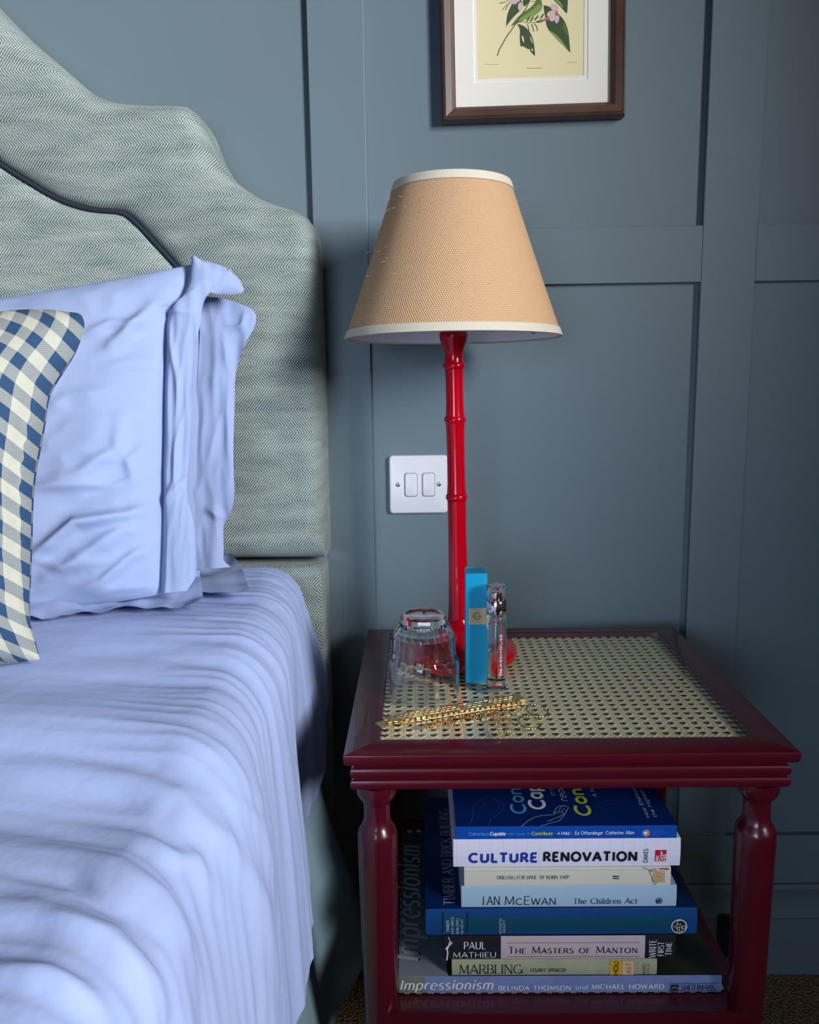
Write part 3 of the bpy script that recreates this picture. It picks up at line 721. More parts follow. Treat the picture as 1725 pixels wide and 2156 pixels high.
# ================================================================= BOOKS
def cover_mat(name, c, rough=.35, **kw): return mat(name, c, rough, **kw)
def book(label, x0, x1, z0, z1, yf, depth, bands, th=.002, rnd=.004, lip=.003, page=None, tilt=0, top_mat=None):
    """spine towards the room; bands: list of (x from, x to, material) along the spine"""
    t = thing('book', ((x0+x1)/2, yf+depth/2, z0), label, 'book', None)
    prof = []; yb = yf+depth; r = min(rnd, (z1-z0)*.45)
    prof.append((yb, z0)); bul = r*.16; rc = .0007
    half = []
    for q in range(6):
        t_ = q/5; zz = (z1-z0)/2*(t_**.8 if q else 0.); half.append((yf+bul*(1-t_)**2, z0+rc*(1-t_)*0+zz) if q else (yf+bul+rc, z0))
    half.insert(1, (yf+bul, z0+rc)); half = half[:6]
    prof += half+[(y_, z1-(z_-z0)) for y_, z_ in half[::-1]]
    prof.append((yb, z1)); prof.append((yb, z1-th))
    ri = r*.5
    prof += [(yf+th+ri, z1-th), (yf+th, z1-th-ri), (yf+th, z0+th+ri), (yf+th+ri, z0+th), (yb, z0+th)]
    n = len(prof); xs = [bands[0][0]]+[b[1] for b in bands]; V = [(x, y, z) for x in xs for y, z in prof]; F = []; mi = []; mats = []
    for b in bands:
        if b[2] not in mats: mats.append(b[2])
    tm = None
    if top_mat: mats.append(top_mat); tm = len(mats)-1
    for k_, b in enumerate(bands):
        for i in range(n):
            F.append((k_*n+i, k_*n+(i+1) % n, (k_+1)*n+(i+1) % n, (k_+1)*n+i)); mi.append(tm if (tm is not None and i in (12,)) else mats.index(b[2]))
    L = len(xs)-1; F.append(tuple(range(n))[::-1]); mi.append(mats.index(bands[0][2])); F.append(tuple(L*n+i for i in range(n))); mi.append(mats.index(bands[-1][2]))
    o = obj('cover', V, F, None, t, mats=mats, midx=mi); 
    me = o.data; bm = bmesh.new(); bm.from_mesh(me); bmesh.ops.recalc_face_normals(bm, faces=bm.faces[:])
    for f in bm.faces: f.smooth = len(f.verts) == 4
    for e in bm.edges:
        if len(e.link_faces) == 2 and (e.calc_face_angle(0) > .5): e.smooth = False
    bm.to_mesh(me); bm.free()
    mb = MB(); mb.box(x0+lip, x1-lip, yf+th+.001, yb-lip, z0+th, z1-th); mb.obj('pages', page or M['pages'], t)
    return t
def pages_mat():
    q = NT('stacked pages'); x, y, z = q.xyz(q.coord()); co_ = q.coord()
    f = q.noise(co_, 30, 3, .6, (.2, .2, 90)); q.l(q.mix(f, lin((160, 154, 146)), lin((226, 220, 208))), q.b.inputs['Base Color']); q.b.inputs['Roughness'].default_value = .9; return q.m
M['pages'] = pages_mat()
EPS = .00025
def line_pts(parent, name, pts, w, mt, n):
    """thin printed line through 3D points on a surface with normal n"""
    P = [Vector(p) for p in pts]; n = Vector(n); V = []; F = []
    for i, p in enumerate(P):
        t = (P[min(i+1, len(P)-1)]-P[max(i-1, 0)]).normalized(); s = t.cross(n).normalized()*w/2; V += [p+s, p-s]
    for i in range(len(P)-1): F.append((2*i, 2*i+1, 2*i+3, 2*i+2))
    return obj(name, V, F, mt, parent)
def sp_text(bk, s, xa, xb, yb, yt, yf, mt, name='title_lettering', **kw):
    a = atY(xa, yb, yf-EPS); b = atY(xb, yb-(xb-xa)*.0134, yf-EPS); h = atY(xa, yt, yf-EPS).z-a.z
    text(bk, name, s, a, (1, 0, 0), (0, 0, 1), h, (b-a).length, mt, **kw)
def sp_vtext(bk, s, xa, xb, yn, yfar, yf, mt, name='title_lettering', **kw):
    a = atY(xb, yn, yf-EPS); b = atY(xb, yfar, yf-EPS); h = abs(atY(xb, yn, yf).x-atY(xa, yn, yf).x)
    text(bk, name, s, a, (0, 0, 1), (-1, 0, 0), h, (b-a).length, mt, **kw)
def cv_vtext(bk, s, pn, pf_, h, z, mt, name='cover_lettering', **kw):
    a = atZ(pn[0], pn[1], z+EPS); b = atZ(pf_[0], pf_[1], z+EPS); d = b-a; d.x = 0
    text(bk, name, s, a, (0, 1, 0), (-1, 0, 0), h, d.length, mt, **kw)
def rect_patch(bk, name, xa, xb, yb, yt, yf, mt, e=EPS*.5):
    a = atY(xa, yb, yf-e); b = atY(xb, yt, yf-e); V = [(a.x, a.y, a.z), (b.x, a.y, a.z), (b.x, a.y, b.z), (a.x, a.y, b.z)]
    return obj(name, V, [(0, 1, 2, 3)], mt, bk)
def disc(bk, name, cx, cy, rpx, yf, mt, e=EPS, hole=0., n=28, a0=0, a1=360):
    c = atY(cx, cy, yf-e); r = rpx/FPX*(c-CAM).dot(FWD); V = []; F = []
    for i in range(n+1):
        a = math.radians(a0+(a1-a0)*i/n); V += [(c.x+r*math.cos(a), c.y, c.z+r*math.sin(a)), (c.x+r*hole*math.cos(a), c.y, c.z+r*hole*math.sin(a))]
    for i in range(n): F.append((2*i, 2*i+1, 2*i+3, 2*i+2))
    return obj(name, V, F, mt, bk)

# 1 big art book at the bottom
def imp_mats():
    q = NT('periwinkle jacket spine'); co_ = q.coord(); x, y, z = q.xyz(co_)
    n = q.noise(co_, 60, 4, .7)
    f = q.math('GREATER_THAN', q.math('ADD', x, q.math('MULTIPLY', n, .03)), -.130)
    c1 = q.mix(n, lin((92, 104, 96)), lin((140, 148, 140))); c2 = q.mix(n, lin((98, 116, 172)), lin((140, 158, 208)))
    q.l(q.mix(f, c1, c2), q.b.inputs['Base Color']); q.b.inputs['Roughness'].default_value = .3
    p = NT('painting print jacket'); co_ = p.coord(); x, y, z = p.xyz(co_); n = p.noise(co_, 22, 5, .65); n2 = p.noise(co_, 9, 3)
    dark = p.mix(n, lin((16, 24, 22)), lin((62, 66, 44))); sky = p.mix(n2, lin((96, 108, 120)), lin((170, 176, 186))); tl = p.mix(n, lin((20, 58, 66)), lin((60, 84, 96)))
    m1 = p.math('GREATER_THAN', p.math('ADD', x, p.math('MULTIPLY', n, .02)), -.110)
    yg = p.n('ShaderNodeMapRange'); p.l(y, yg.inputs[0]); yg.inputs[1].default_value = -.13; yg.inputs[2].default_value = .0
    lft = p.mix(yg.outputs[0], sky, tl)
    p.l(p.mix(m1, lft, dark), p.b.inputs['Base Color']); p.b.inputs['Roughness'].default_value = .32
    return q.m, p.m
impS, impC = imp_mats()
Z = [.2975, .3175, .3362, .3633, .394, .419, .4399, .4721, .4867]
bk = book('widest book, grey-blue spine with white italic title, bottom of the pile', -.0285, .3180, Z[0], Z[1], -.4238, .286, [(-.0285, .3180, impS)], top_mat=impC, rnd=.003)
sp_text(bk, 'Impressionism', 842, 1037, 2083.8, 2064, -.4238, M['white'], weight=.17, thin=.07, serif=.13, slant=.22, gap=.14)
sp_text(bk, 'BELINDA THOMSON', 1050, 1202, 2085, 2076, -.4238, M['white'], 'author_lettering', weight=.2, thin=.09, serif=.13, gap=.2)
sp_text(bk, 'and', 1213, 1238, 2083, 2074, -.4238, M['white'], 'author_lettering', weight=.15, thin=.07, serif=.08)
sp_text(bk, 'MICHAEL HOWARD', 1246, 1398, 2082.5, 2073, -.4238, M['white'], 'author_lettering', weight=.2, thin=.09, serif=.13, gap=.2)
dk = mat('dark slate ink', (30, 34, 48), .5)
a = [atY(1410, 2087, -.42405), atY(1512, 2086, -.42405), atY(1512, 2070, -.42405), atY(1410, 2071, -.42405)]
line_pts(bk, 'publisher_mark', a+[a[0]], .0006, dk, (0, -1, 0)); rect_patch(bk, 'publisher_mark', 1412, 1430, 2086, 2073, -.4238, dk)
line_pts(bk, 'publisher_mark', [atY(x, y, -.4242) for x, y in ((1415, 2082), (1418, 2080), (1422, 2078), (1426, 2081), (1429, 2081))], .0009, M['grey'], (0, -1, 0))
sp_text(bk, 'SMITHMARK', 1434, 1506, 2084.5, 2073.5, -.4238, dk, 'publisher_lettering', weight=.14, thin=.06, serif=.09)
cv_vtext(bk, 'Impressionism', (884, 2024), (893.5, 1782), .0295, Z[1], mat('silver grey jacket ink', (160, 166, 170), .5), weight=.17, thin=.07, serif=.13, slant=.2, gap=.14)
cv_vtext(bk, 'BELINDA THOMSON', (923, 2002), (930, 1870), .0078, Z[1], M['grey'], 'cover_author', weight=.12, thin=.05, serif=.08)
# 2
def marble():
    q = NT('marbled paper jacket'); co_ = q.coord(); n = q.noise(co_, 55, 5, .6); n2 = q.noise(co_, 120, 3)
    c = q.mix(n, lin((134, 148, 132)), lin((196, 198, 160))); q.l(q.mix(q.math('MULTIPLY', n2, .35), c, lin((190, 160, 150))), q.b.inputs['Base Color']); q.b.inputs['Roughness'].default_value = .3; return q.m
mm = marble(); yel = mat('yellow sticker', (222, 172, 40), .4); pch = mat('peach sticker', (222, 186, 140), .4)
bk = book('thin marbled green book with a yellow sticker on its spine', .0291, .2485, Z[1]+.0002, Z[2], -.423, .20, [(.0291, .2485, mm)], rnd=.006)
sp_text(bk, 'MARBLING', 968, 1100, 2050.5, 2032, -.423, M['ink'], weight=.10, thin=.045, serif=.1, gap=.12)
sp_text(bk, 'STUART SPENCER', 1117, 1192, 2046.3, 2039.3, -.423, M['ink'], 'author_lettering', weight=.12)
rect_patch(bk, 'sticker', 1284.5, 1310, 2052.5, 2022.8, -.423, yel); rect_patch(bk, 'sticker', 1310, 1335, 2052.5, 2022.8, -.423, pch)
sp_vtext(bk, 'HOU', 1292.5, 1301.5, 2053, 2025, -.42305, M['ink'], 'sticker_lettering', weight=.2); sp_vtext(bk, '.A3.7', 1320, 1328, 2052, 2029, -.42305, mat('brown ink', (120, 80, 60), .5), 'sticker_lettering', weight=.12)
sp_vtext(bk, 'WARD', 1353.5, 1358.8, 2052.5, 2029, -.423, M['ink'], 'publisher_lettering', weight=.14, thin=.07, serif=.1); sp_vtext(bk, 'LOCK', 1362, 1367, 2052.5, 2029, -.423, M['ink'], 'publisher_lettering', weight=.14, thin=.07, serif=.1)
# 3
charc = mat('charcoal jacket', (38, 36, 46), .3); pink = mat('dusty pink jacket', (204, 184, 192), .35)
xa = atY(1055, 2000, -.4216).x; xb = atY(1358.5, 2000, -.4216).x
bk = book('black book with a dusty pink panel on its spine, third from the bottom', .0206, .268, Z[2]+.0002, Z[3], -.4216, .19, [(.0206, xa, charc), (xa, xb, pink), (xb, .268, charc)], top_mat=charc)
sp_text(bk, 'PAUL', 977, 1023, 1998.5, 1983.5, -.4216, M['white'], 'author_lettering', weight=.13, thin=.06, serif=.07); sp_text(bk, 'MATHIEU', 954, 1045, 2016.3, 2005.3, -.4216, M['white'], 'author_lettering', weight=.14, thin=.07, serif=.08)
sp_text(bk, 'The Masters of Manton', 1071, 1342.5, 2007.6, 1994, -.4216, M['ink'], weight=.14, thin=.06, serif=.07, sc=True, gap=.16)
for y in (1985.5, 2014.5): line_pts(bk, 'rule_line', [atY(1068.5, y, -.42185), atY(1347, y-.5*2, -.42185)], .0004, M['ink'], (0, -1, 0))
for s, a1, b1, yn, yfr in (('WRITE', 1367, 1381, 2015.5, 1978.5), ('FIRST', 1385, 1397.5, 2012.5, 1983), ('TIME', 1401.5, 1414, 2011.5, 1983.5)): sp_vtext(bk, s, a1, b1, yn, yfr, -.4216, M['white'], 'side_lettering', weight=.12, thin=.05, serif=.07)
for pts, w in (([(944, 1973), (947, 1980), (950, 1984)], .0007), ([(953, 1984), (948, 1990), (944, 1992), (938, 1999)], .0011), ([(948, 1983), (945, 1992), (942, 1999), (943, 2008), (941, 2022)], .0014), ([(946, 1990), (951, 1988)], .0007)):
    line_pts(bk, 'horse_sketch', [atY(x, y, -.42185) for x, y in pts], w, M['white'], (0, -1, 0))
# 4
def timb():
    q = NT('blue green cloth spine'); x, y, z = q.xyz(q.coord()); n = q.noise(q.coord(), 500, 2); n0 = q.noise(q.coord(), 14, 3)
    e = q.math('ABSOLUTE', q.math('SUBTRACT', z, .0135)); mr = q.n('ShaderNodeMapRange'); q.l(e, mr.inputs[0]); mr.inputs[1].default_value = .004; mr.inputs[2].default_value = .014
    ex = q.n('ShaderNodeMapRange'); q.l(q.math('ABSOLUTE', x), ex.inputs[0]); ex.inputs[1].default_value = .105; ex.inputs[2].default_value = .14
    fac = q.math('MAXIMUM', mr.outputs[0], ex.outputs[0])
    q.l(q.mix(fac, q.mix(n, lin((8, 62, 88)), lin((18, 84, 108))), q.mix(n, lin((8, 58, 122)), lin((20, 80, 148)))), q.b.inputs['Base Color']); q.b.inputs['Roughness'].default_value = .4; return q.m
timS = timb(); timC = mat('navy blue jacket', (7, 44, 98), .3, var=.15, vscale=20)
timG = mat('pressed groove blue', (8, 36, 66), .5)
bk = book('thick dark blue book with white circular emblem, fourth from the bottom', .0015, .290, Z[3]+.0002, Z[4], -.4202, .238, [(.0015, .290, timS)], top_mat=timC, rnd=.009)
for x in (933, 984.5): line_pts(bk, 'spine_groove', [atY(x, 1962, -.4204), atY(x, 1922, -.4204)], .0011, timG, (0, -1, 0))
silv = mat('silver foil', (190, 205, 205), .4)
for s, a1, b1, yn, yfr in (('TIMBER', 940, 946.3, 1963, 1938), ('AND BRICK', 950.3, 955.8, 1967, 1931), ('BUILDING', 960.3, 966, 1966.5, 1934), ('IN KENT', 970.3, 975.8, 1966, 1935), ('KENNETH', 1051.5, 1056.6, 1966, 1934), ('GRAVETT', 1059, 1064, 1964, 1936)):
    sp_vtext(bk, s, a1, b1, yn, yfr, -.4202, silv, 'title_lettering', weight=.15, thin=.08, serif=.08)
disc(bk, 'emblem', 1430.5, 1950.7, 16.5, -.4202, M['white'], hole=.88); disc(bk, 'emblem', 1430.5, 1950.7, 14.5, -.4202, M['ink'], e=.0002)
sp_vtext(bk, 'A', 1419, 1428, 1957, 1945, -.4204, silv, 'emblem_letter', weight=.1, serif=.1); sp_vtext(bk, 'B', 1426, 1436, 1962, 1950, -.4204, silv, 'emblem_letter', weight=.12, serif=.1)
disc(bk, 'emblem_curl', 1431, 1942.5, 5.5, -.4204, silv, hole=.7, a0=60, a1=330); disc(bk, 'emblem_curl', 1440.5, 1952, 4.2, -.4204, silv, hole=.65)
cv_vtext(bk, 'TIMBER AND BRICK BUILDING', (959, 1905), (946, 1704), .0122, Z[4], mat('pale grey jacket ink', (180, 186, 190), .5), weight=.12, thin=.05, serif=.08)
# 5
sky = mat('pale sky blue jacket', (172, 202, 226), .3)
bk = book('pale blue hardback with black title lettering, above the dark blue book', .0398, .2681, Z[4]+.0002, Z[5], -.4171, .145, [(.0398, .2681, sky)], rnd=.005, top_mat=sky)
sp_text(bk, 'I', 1016, 1021, 1905.5, 1888, -.4171, M['ink'], 'author_lettering', weight=.09, sc=True); sp_text(bk, 'an', 1026, 1053, 1905, 1882.5, -.4171, M['ink'], 'author_lettering', weight=.065, sc=True)
sp_text(bk, 'McEwan', 1063, 1171, 1905, 1887.7, -.4171, M['ink'], 'author_lettering', weight=.085, sc=True, gap=.14)
navy = mat('navy ink', (30, 44, 74), .5)
sp_text(bk, 'The Children Act', 1208, 1342.5, 1903, 1892, -.4171, navy, weight=.13, thin=.06, serif=.1, gap=.14)
disc(bk, 'publisher_mark', 1388.3, 1896.5, 7.5, -.4171, navy, hole=.85); disc(bk, 'publisher_mark', 1386.3, 1897.5, 4.2, -.4171, navy, hole=.3)
line_pts(bk, 'publisher_mark', [atY(x, y, -.41735) for x, y in ((1388, 1892), (1391, 1895), (1392, 1900))], .001, navy, (0, -1, 0))
# 6
cream = mat('cream jacket', (222, 216, 204), .4, var=.05)
bk = book('slim cream book with small black title, under the white book', .0429, .2611, Z[5]+.0002, Z[6], -.4171, .140, [(.0429, .2611, cream)], rnd=.0025)
sp_text(bk, 'DRILLING FOR WINE', 1047, 1131, 1851.5, 1844.2, -.4171, M['ink'], weight=.11, thin=.05, serif=.09); sp_text(bk, 'BY ROBIN YAPP', 1137.5, 1199, 1851, 1843.7, -.4171, M['ink'], 'author_lettering', weight=.11, thin=.05, serif=.09)
sp_vtext(bk, 'ff', 1291, 1303, 1851, 1843.2, -.4171, M['ink'], 'publisher_mark', weight=.2, thin=.12, serif=.1)
line_pts(bk, 'crease_line', [atY(900+q[0]*.16, 0, 0) if 0 else atY(*q, -.41735) for q in ((978, 1835), (1100, 1833), (1250, 1832), (1400, 1831))], .0003, mat('worn edge', (188, 180, 170), .8), (0, -1, 0))
tan = mat('tan sketch wash', (198, 164, 124), .6); disc(bk, 'figure_sketch', 1387, 1846.5, 13.5, -.4171, tan); disc(bk, 'figure_sketch', 1379, 1832.5, 5, -.4171, tan, e=.0002)
rp = mat('red print patch', (170, 70, 84), .5); rect_patch(bk, 'figure_sketch', 1389, 1409, 1831.5, 1828, -.4171, rp)
for pts in ([(1353, 1825.5), (1361, 1829), (1368, 1832), (1372, 1834)], [(1367, 1832), (1372, 1846), (1376, 1858), (1378, 1862)], [(1378, 1862), (1382, 1863), (1382, 1857)], [(1368, 1834), (1372, 1837), (1374, 1833), (1370, 1829)], [(1394, 1856), (1399, 1859), (1400, 1852)], [(1393, 1835), (1399, 1834), (1400, 1840)], [(1373, 1850), (1376, 1855), (1380, 1857)], [(1382, 1843), (1386, 1848), (1390, 1843), (1393, 1848)]):
    line_pts(bk, 'figure_sketch', [atY(x, y, -.41745) for x, y in pts], .0004, M['ink'] if pts[0][0] != 1382 else mat('brown sketch line', (130, 96, 70), .6), (0, -1, 0))
# 7
def grid_white():
    q = NT('white jacket with grid lines'); x, y, z = q.xyz(q.coord()); n = q.noise(q.coord(), 40, 3)
    def ln(c, p, o): return q.math('LESS_THAN', q.math('FRACT', q.math('ADD', q.math('DIVIDE', q.math('ADD', c, q.math('MULTIPLY', n, .0009)), p), 20+o)), .028)
    f = q.math('MULTIPLY', q.math('MAXIMUM', ln(x, .0125, .3), ln(z, .0078, .55)), .35)
    q.l(q.mix(f, lin((232, 230, 250)), lin((150, 160, 190))), q.b.inputs['Base Color']); q.b.inputs['Roughness'].default_value = .3; return q.m
gw = grid_white(); royal = mat('royal blue ink', (36, 60, 160), .4, var=.1, vscale=300); blk = mat('speckled black ink', (28, 30, 40), .4, var=.3, vscale=400)
bk = book('thick white book with bold blue and black title, second from top', .0315, .2708, Z[6]+.0002, Z[7], -.4155, .165, [(.0315, .2708, gw)], rnd=.007)
sp_text(bk, 'CULTURE', 989, 1131, 1815, 1797.8, -.4155, royal, weight=.29, gap=.27); sp_text(bk, 'RENOVATION', 1145, 1341, 1812.8, 1795.6, -.4155, blk, weight=.29, gap=.27)
sp_vtext(bk, 'OAKES', 1355.5, 1364, 1816, 1787.5, -.4155, M['ink'], 'author_lettering', weight=.15)
rect_patch(bk, 'publisher_mark', 1379, 1404, 1814, 1789.5, -.4155, mat('crimson print', (190, 30, 60), .4))
for s, a1, b1, l in (('Mc', 1380.5, 1387, 12), ('Graw', 1388.8, 1394.6, 20), ('Hill', 1396, 1402.4, 14)): sp_vtext(bk, s, a1, b1, 1812.8, 1812.8-l, -.4157, M['white'], 'publisher_lettering', weight=.2)
# 8
blueS = mat('bright blue jacket spine', (14, 76, 172), .35, var=.1, vscale=25); blueC = mat('deep blue jacket cover', (8, 42, 108), .3, var=.12, vscale=15)
bk = book('blue paperback with a hand drawing on its cover, top of the pile', .0340, .2661, Z[7]+.0002, Z[8], -.4155, .155, [(.0340, .2661, blueS)], rnd=.0006, top_mat=blueC, lip=.0004, th=.0006)
cy_ = mat('light blue ink', (88, 166, 226), .4, var=0); ylw = mat('lime ink', (206, 214, 60), .4, var=0)
sp_text(bk, 'Conscious', 988.5, 1029.5, 1759, 1752.6, -.4155, cy_, 'title_lettering', weight=.17); sp_text(bk, 'Capable', 1032.5, 1065, 1758.7, 1752.3, -.4155, M['white'], 'title_lettering', weight=.22)
sp_text(bk, 'and ready to', 1068.5, 1116.5, 1758, 1753, -.4155, cy_, 'title_lettering', weight=.11, slant=.5); sp_text(bk, 'Contribute', 1120, 1164, 1758, 1751.7, -.4155, ylw, 'title_lettering', weight=.19)
sp_text(bk, '- A FABLE -', 1170, 1205, 1757.2, 1752.3, -.4155, M['white'], 'title_lettering', weight=.17); sp_text(bk, 'Ed Offterdinger', 1211, 1270, 1757.4, 1750.8, -.4155, M['white'], 'author_lettering', weight=.13); sp_text(bk, 'Catherine Allen', 1276, 1336, 1756.6, 1750, -.4155, M['white'], 'author_lettering', weight=.13)
disc(bk, 'publisher_mark', 1360.5, 1754, 8.3, -.4155, mat('logo blue', (60, 150, 220), .4)); disc(bk, 'publisher_mark', 1360.5, 1754, 8.3, -.4155, mat('logo orange', (230, 120, 60), .4), e=.0004, a0=-110, a1=70, n=14); disc(bk, 'publisher_mark', 1359.5, 1754, 3.4, -.4155, M['white'], e=.0005)
for i_, s in enumerate(('CONSCIOUS', 'CAPITALISM', 'PRESS')): sp_text(bk, s, 1372, (1398, 1404, 1388)[i_], 1750.5+i_*5, 1747.2+i_*5, -.4155, mat('faint blue ink', (70, 110, 200), .4), 'publisher_lettering', weight=.13)
zc = Z[8]
cv_vtext(bk, 'Conscious', (1108.5, 1712), (1107, 1590), .0150, zc, cy_, weight=.2, gap=.1); cv_vtext(bk, 'Capable', (1149, 1702.5), (1143, 1606), .0160, zc, M['white'], weight=.24, gap=.1)
cv_vtext(bk, 'and', (1169, 1676), (1167, 1645), .0050, zc, M['white'], weight=.09, slant=.4); cv_vtext(bk, 'ready to', (1196, 1688), (1188, 1625), .0090, zc, M['white'], weight=.08, slant=.5)
cv_vtext(bk, 'Contribute', (1246, 1716), (1233, 1580), .0150, zc, ylw, weight=.24, gap=.1); cv_vtext(bk, 'A FABLE', (1257, 1677), (1252, 1640), .0042, zc, M['white'], weight=.12)
cv_vtext(bk, 'How Employee Development', (1369, 1721), (1324, 1600), .0038, zc, M['white'], weight=.12); cv_vtext(bk, 'the Highest Form of Service', (1384, 1720), (1334, 1590), .0038, zc, M['white'], weight=.12)
fb = mat('faint drawing blue', (60, 100, 170), .4); wl = mat('white drawing line', (200, 215, 240), .4)
def c1(p): return (900+p[0]/5.75, 1660+p[1]/5.75)
for pts, w, mt_ in (([(505, 460), (560, 320), (550, 230), (610, 160), (720, 100), (800, 120), (900, 170), (930, 240), (850, 320), (760, 380), (740, 460)], .0005, fb), ([(650, 220), (700, 170), (760, 150), (800, 190), (830, 150), (880, 200), (850, 240)], .0004, fb),
                    ([(1140, 460), (1220, 390), (1290, 350), (1400, 325), (1520, 320), (1560, 290), (1640, 285), (1650, 310), (1600, 340), (1450, 400)], .0006, wl), ([(1360, 460), (1420, 440), (1600, 390), (1660, 320), (1710, 230), (1660, 205), (1600, 210), (1560, 240), (1530, 300)], .0006, wl), ([(1590, 280), (1620, 220), (1670, 215)], .0005, wl), ([(1620, 290), (1660, 240)], .0005, wl)):
    line_pts(bk, 'hand_drawing', [atZ(*c1(p), zc+EPS) for p in pts], w, mt_, (0, 0, 1))
def c2(p): return (1200+p[0]/5.75, 1660+p[1]/5.75)
line_pts(bk, 'hand_drawing', [atZ(*c2(p), zc+EPS) for p in [(310, 225), (330, 190), (400, 160), (500, 145), (600, 160), (680, 100), (640, 180), (480, 200), (350, 220)]], .0004, fb, (0, 0, 1))

# ================================================================= TABLE LAMP
LX, LY = .0510, -.1660
lamp = thing('table_lamp', (LX, LY, ZT), 'red lacquered bamboo-style table lamp with tan burlap shade', 'lamp')
def axis(z): return .0510-(z-.589)*.0150
mb = MB(); mb.lathe([(0, .0005), (.070, .0005), (.0745, .0015), (.0755, .005), (.0750, .011), (.0725, .0145), (.060, .0195), (.040, .028), (.026, .036), (.018, .044), (.0150, .052), (.0, .052)], (LX, LY, ZT), 64); shade_angle(mb.obj('base', M['red'], lamp), 40)
sp_ = [(.0150, .640), (.0128, .660), (.0120, .69), (.0117, .74), (.0118, .785), (.0120, .795)]
def seg(z0, z1, r): return [(r*1.08, z0), (r, z0+.012), (r*.985, (z0+z1)/2), (r, z1-.012), (r*1.08, z1)]
parts = [[(.0152, .636), (.0134, .655), (.0124, .70), (.0118, .76), (.0122, .7965)], seg(.8055, .8965, .0116), seg(.9035, .9635, .0112), [(.0120, .9705), (.0113, .975), (.0114, .981), (.0130, .988), (.0162, .996), (.0178, 1.0015), (.0180, 1.006), (.0170, 1.0085), (0, 1.0085)]]
mb = MB()
for P_ in parts:
    n0 = len(mb.v); mb.lathe([(r, z) for r, z in P_], (0, LY, 0), 32)
for i, (x, y, z) in enumerate(mb.v): mb.v[i] = (x+axis(z), y, z)
shade_angle(mb.obj('stem', M['red'], lamp), 50)
for zc_ in (.8010, .9000, .9670):
    mb = MB(); mb.lathe([(.0100, -.0045), (.0122, -.0042), (.0136, -.0028), (.0142, 0), (.0136, .0028), (.0122, .0042), (.0100, .0045)], (axis(zc_), LY, zc_), 32); mb.obj('collar_ring', M['red'], lamp, True)
mb = MB(); mb.lathe([(.0095, 0), (.0095, .016), (.013, .018), (.013, .05), (0, .05)], (axis(1.0085), LY, 1.0085), 24); mb.obj('bulb_holder', M['brass'], lamp, True)
SX, SY, zb, zt_ = .0437, LY, 1.004, 1.184; rb_, rt_ = .1335, .0708
# shade: burlap cone with UVs, cream trims, white lining
n, mrows = 128, 12; V = []; uv = []; F = []
for j in range(mrows+1):
    t = j/mrows; r = lerp(rb_, rt_, t)*(1+.006*math.sin(PI*t)*-1); z = lerp(zb, zt_, t)
    for i in range(n+1):
        a = 2*PI*i/n-PI/2+PI; V.append((SX+r*math.cos(a), SY+r*math.sin(a), z)); uv.append((a*.105, t*.19))
for j in range(mrows):
    for i in range(n): F.append((j*(n+1)+i, j*(n+1)+i+1, (j+1)*(n+1)+i+1, (j+1)*(n+1)+i))
shade = obj('lamp_shade', V, F, M['burlap'], lamp, True, uv=uv)
def ringband(name, r0_, r1_, z0_, z1_, w, mt_, par):
    mb = MB(); mb.lathe([(r0_+w, z0_), (r1_+w, z1_-.001), (r1_+w*.5, z1_), (r1_-w, z1_), (r0_-w, z0_), (r0_, z0_-.0012), (r0_+w, z0_)], (SX, SY, 0), 96); o = mb.obj(name, mt_, par, True); return o
sl = (rb_-rt_)/(zt_-zb)
ringband('bottom_trim', rb_+.0005, rb_-.009*sl+.0005, zb-.001, zb+.0085, .0012, M['trim'], shade)
ringband('top_trim', rt_+.0085*sl, rt_, zt_-.0085, zt_+.0012, .0012, M['trim'], shade)
mb = MB(); mb.lathe([(rb_-.0018, zb), (rt_-.0018, zt_)], (SX, SY, 0), 96); mb.obj('lining', M['shade_in'], shade, True)
mb = MB()
for a in (30, 150, 270):
    a = math.radians(a); mb.tube([(SX+.014*math.cos(a), SY+.014*math.sin(a), 1.046), (SX+.075*math.cos(a), SY+.075*math.sin(a), 1.030), (SX+(rb_-.006)*math.cos(a), SY+(rb_-.006)*math.sin(a), 1.0105)], .0012, 8)
mb.lathe([(.0155, 1.044), (.018, 1.044), (.018, 1.048), (.0155, 1.048)], (SX, SY, 0), 24, close=True); mb.obj('shade_carrier', M['trim'], shade, True)
for o_ in [shade]+list(shade.children):
    for v_ in o_.data.vertices: v_.co.z -= v_.co.y*.016+.0015
# loose jute hairs on the shade
random.seed(3); mb = MB()
for i in range(60):
    a = random.uniform(PI*.95, 2.05*PI); t = random.random(); r = lerp(rb_, rt_, t)+.0005; z = lerp(zb, zt_, t); L = random.uniform(.003, .010); p = Vector((SX+r*math.cos(a), SY+r*math.sin(a), z)); d = Vector((math.cos(a), math.sin(a), random.uniform(-.8, .8))).normalized(); s = Vector((random.uniform(-1, 1),)*3)
    mb.tube([p, p+d*L*.5+s*L*.15, p+d*L*.7+s*L*.5], .00009, 3)
mb.obj('jute_hair', mat('jute fibre', (214, 184, 148), .8), shade, kind='stuff')

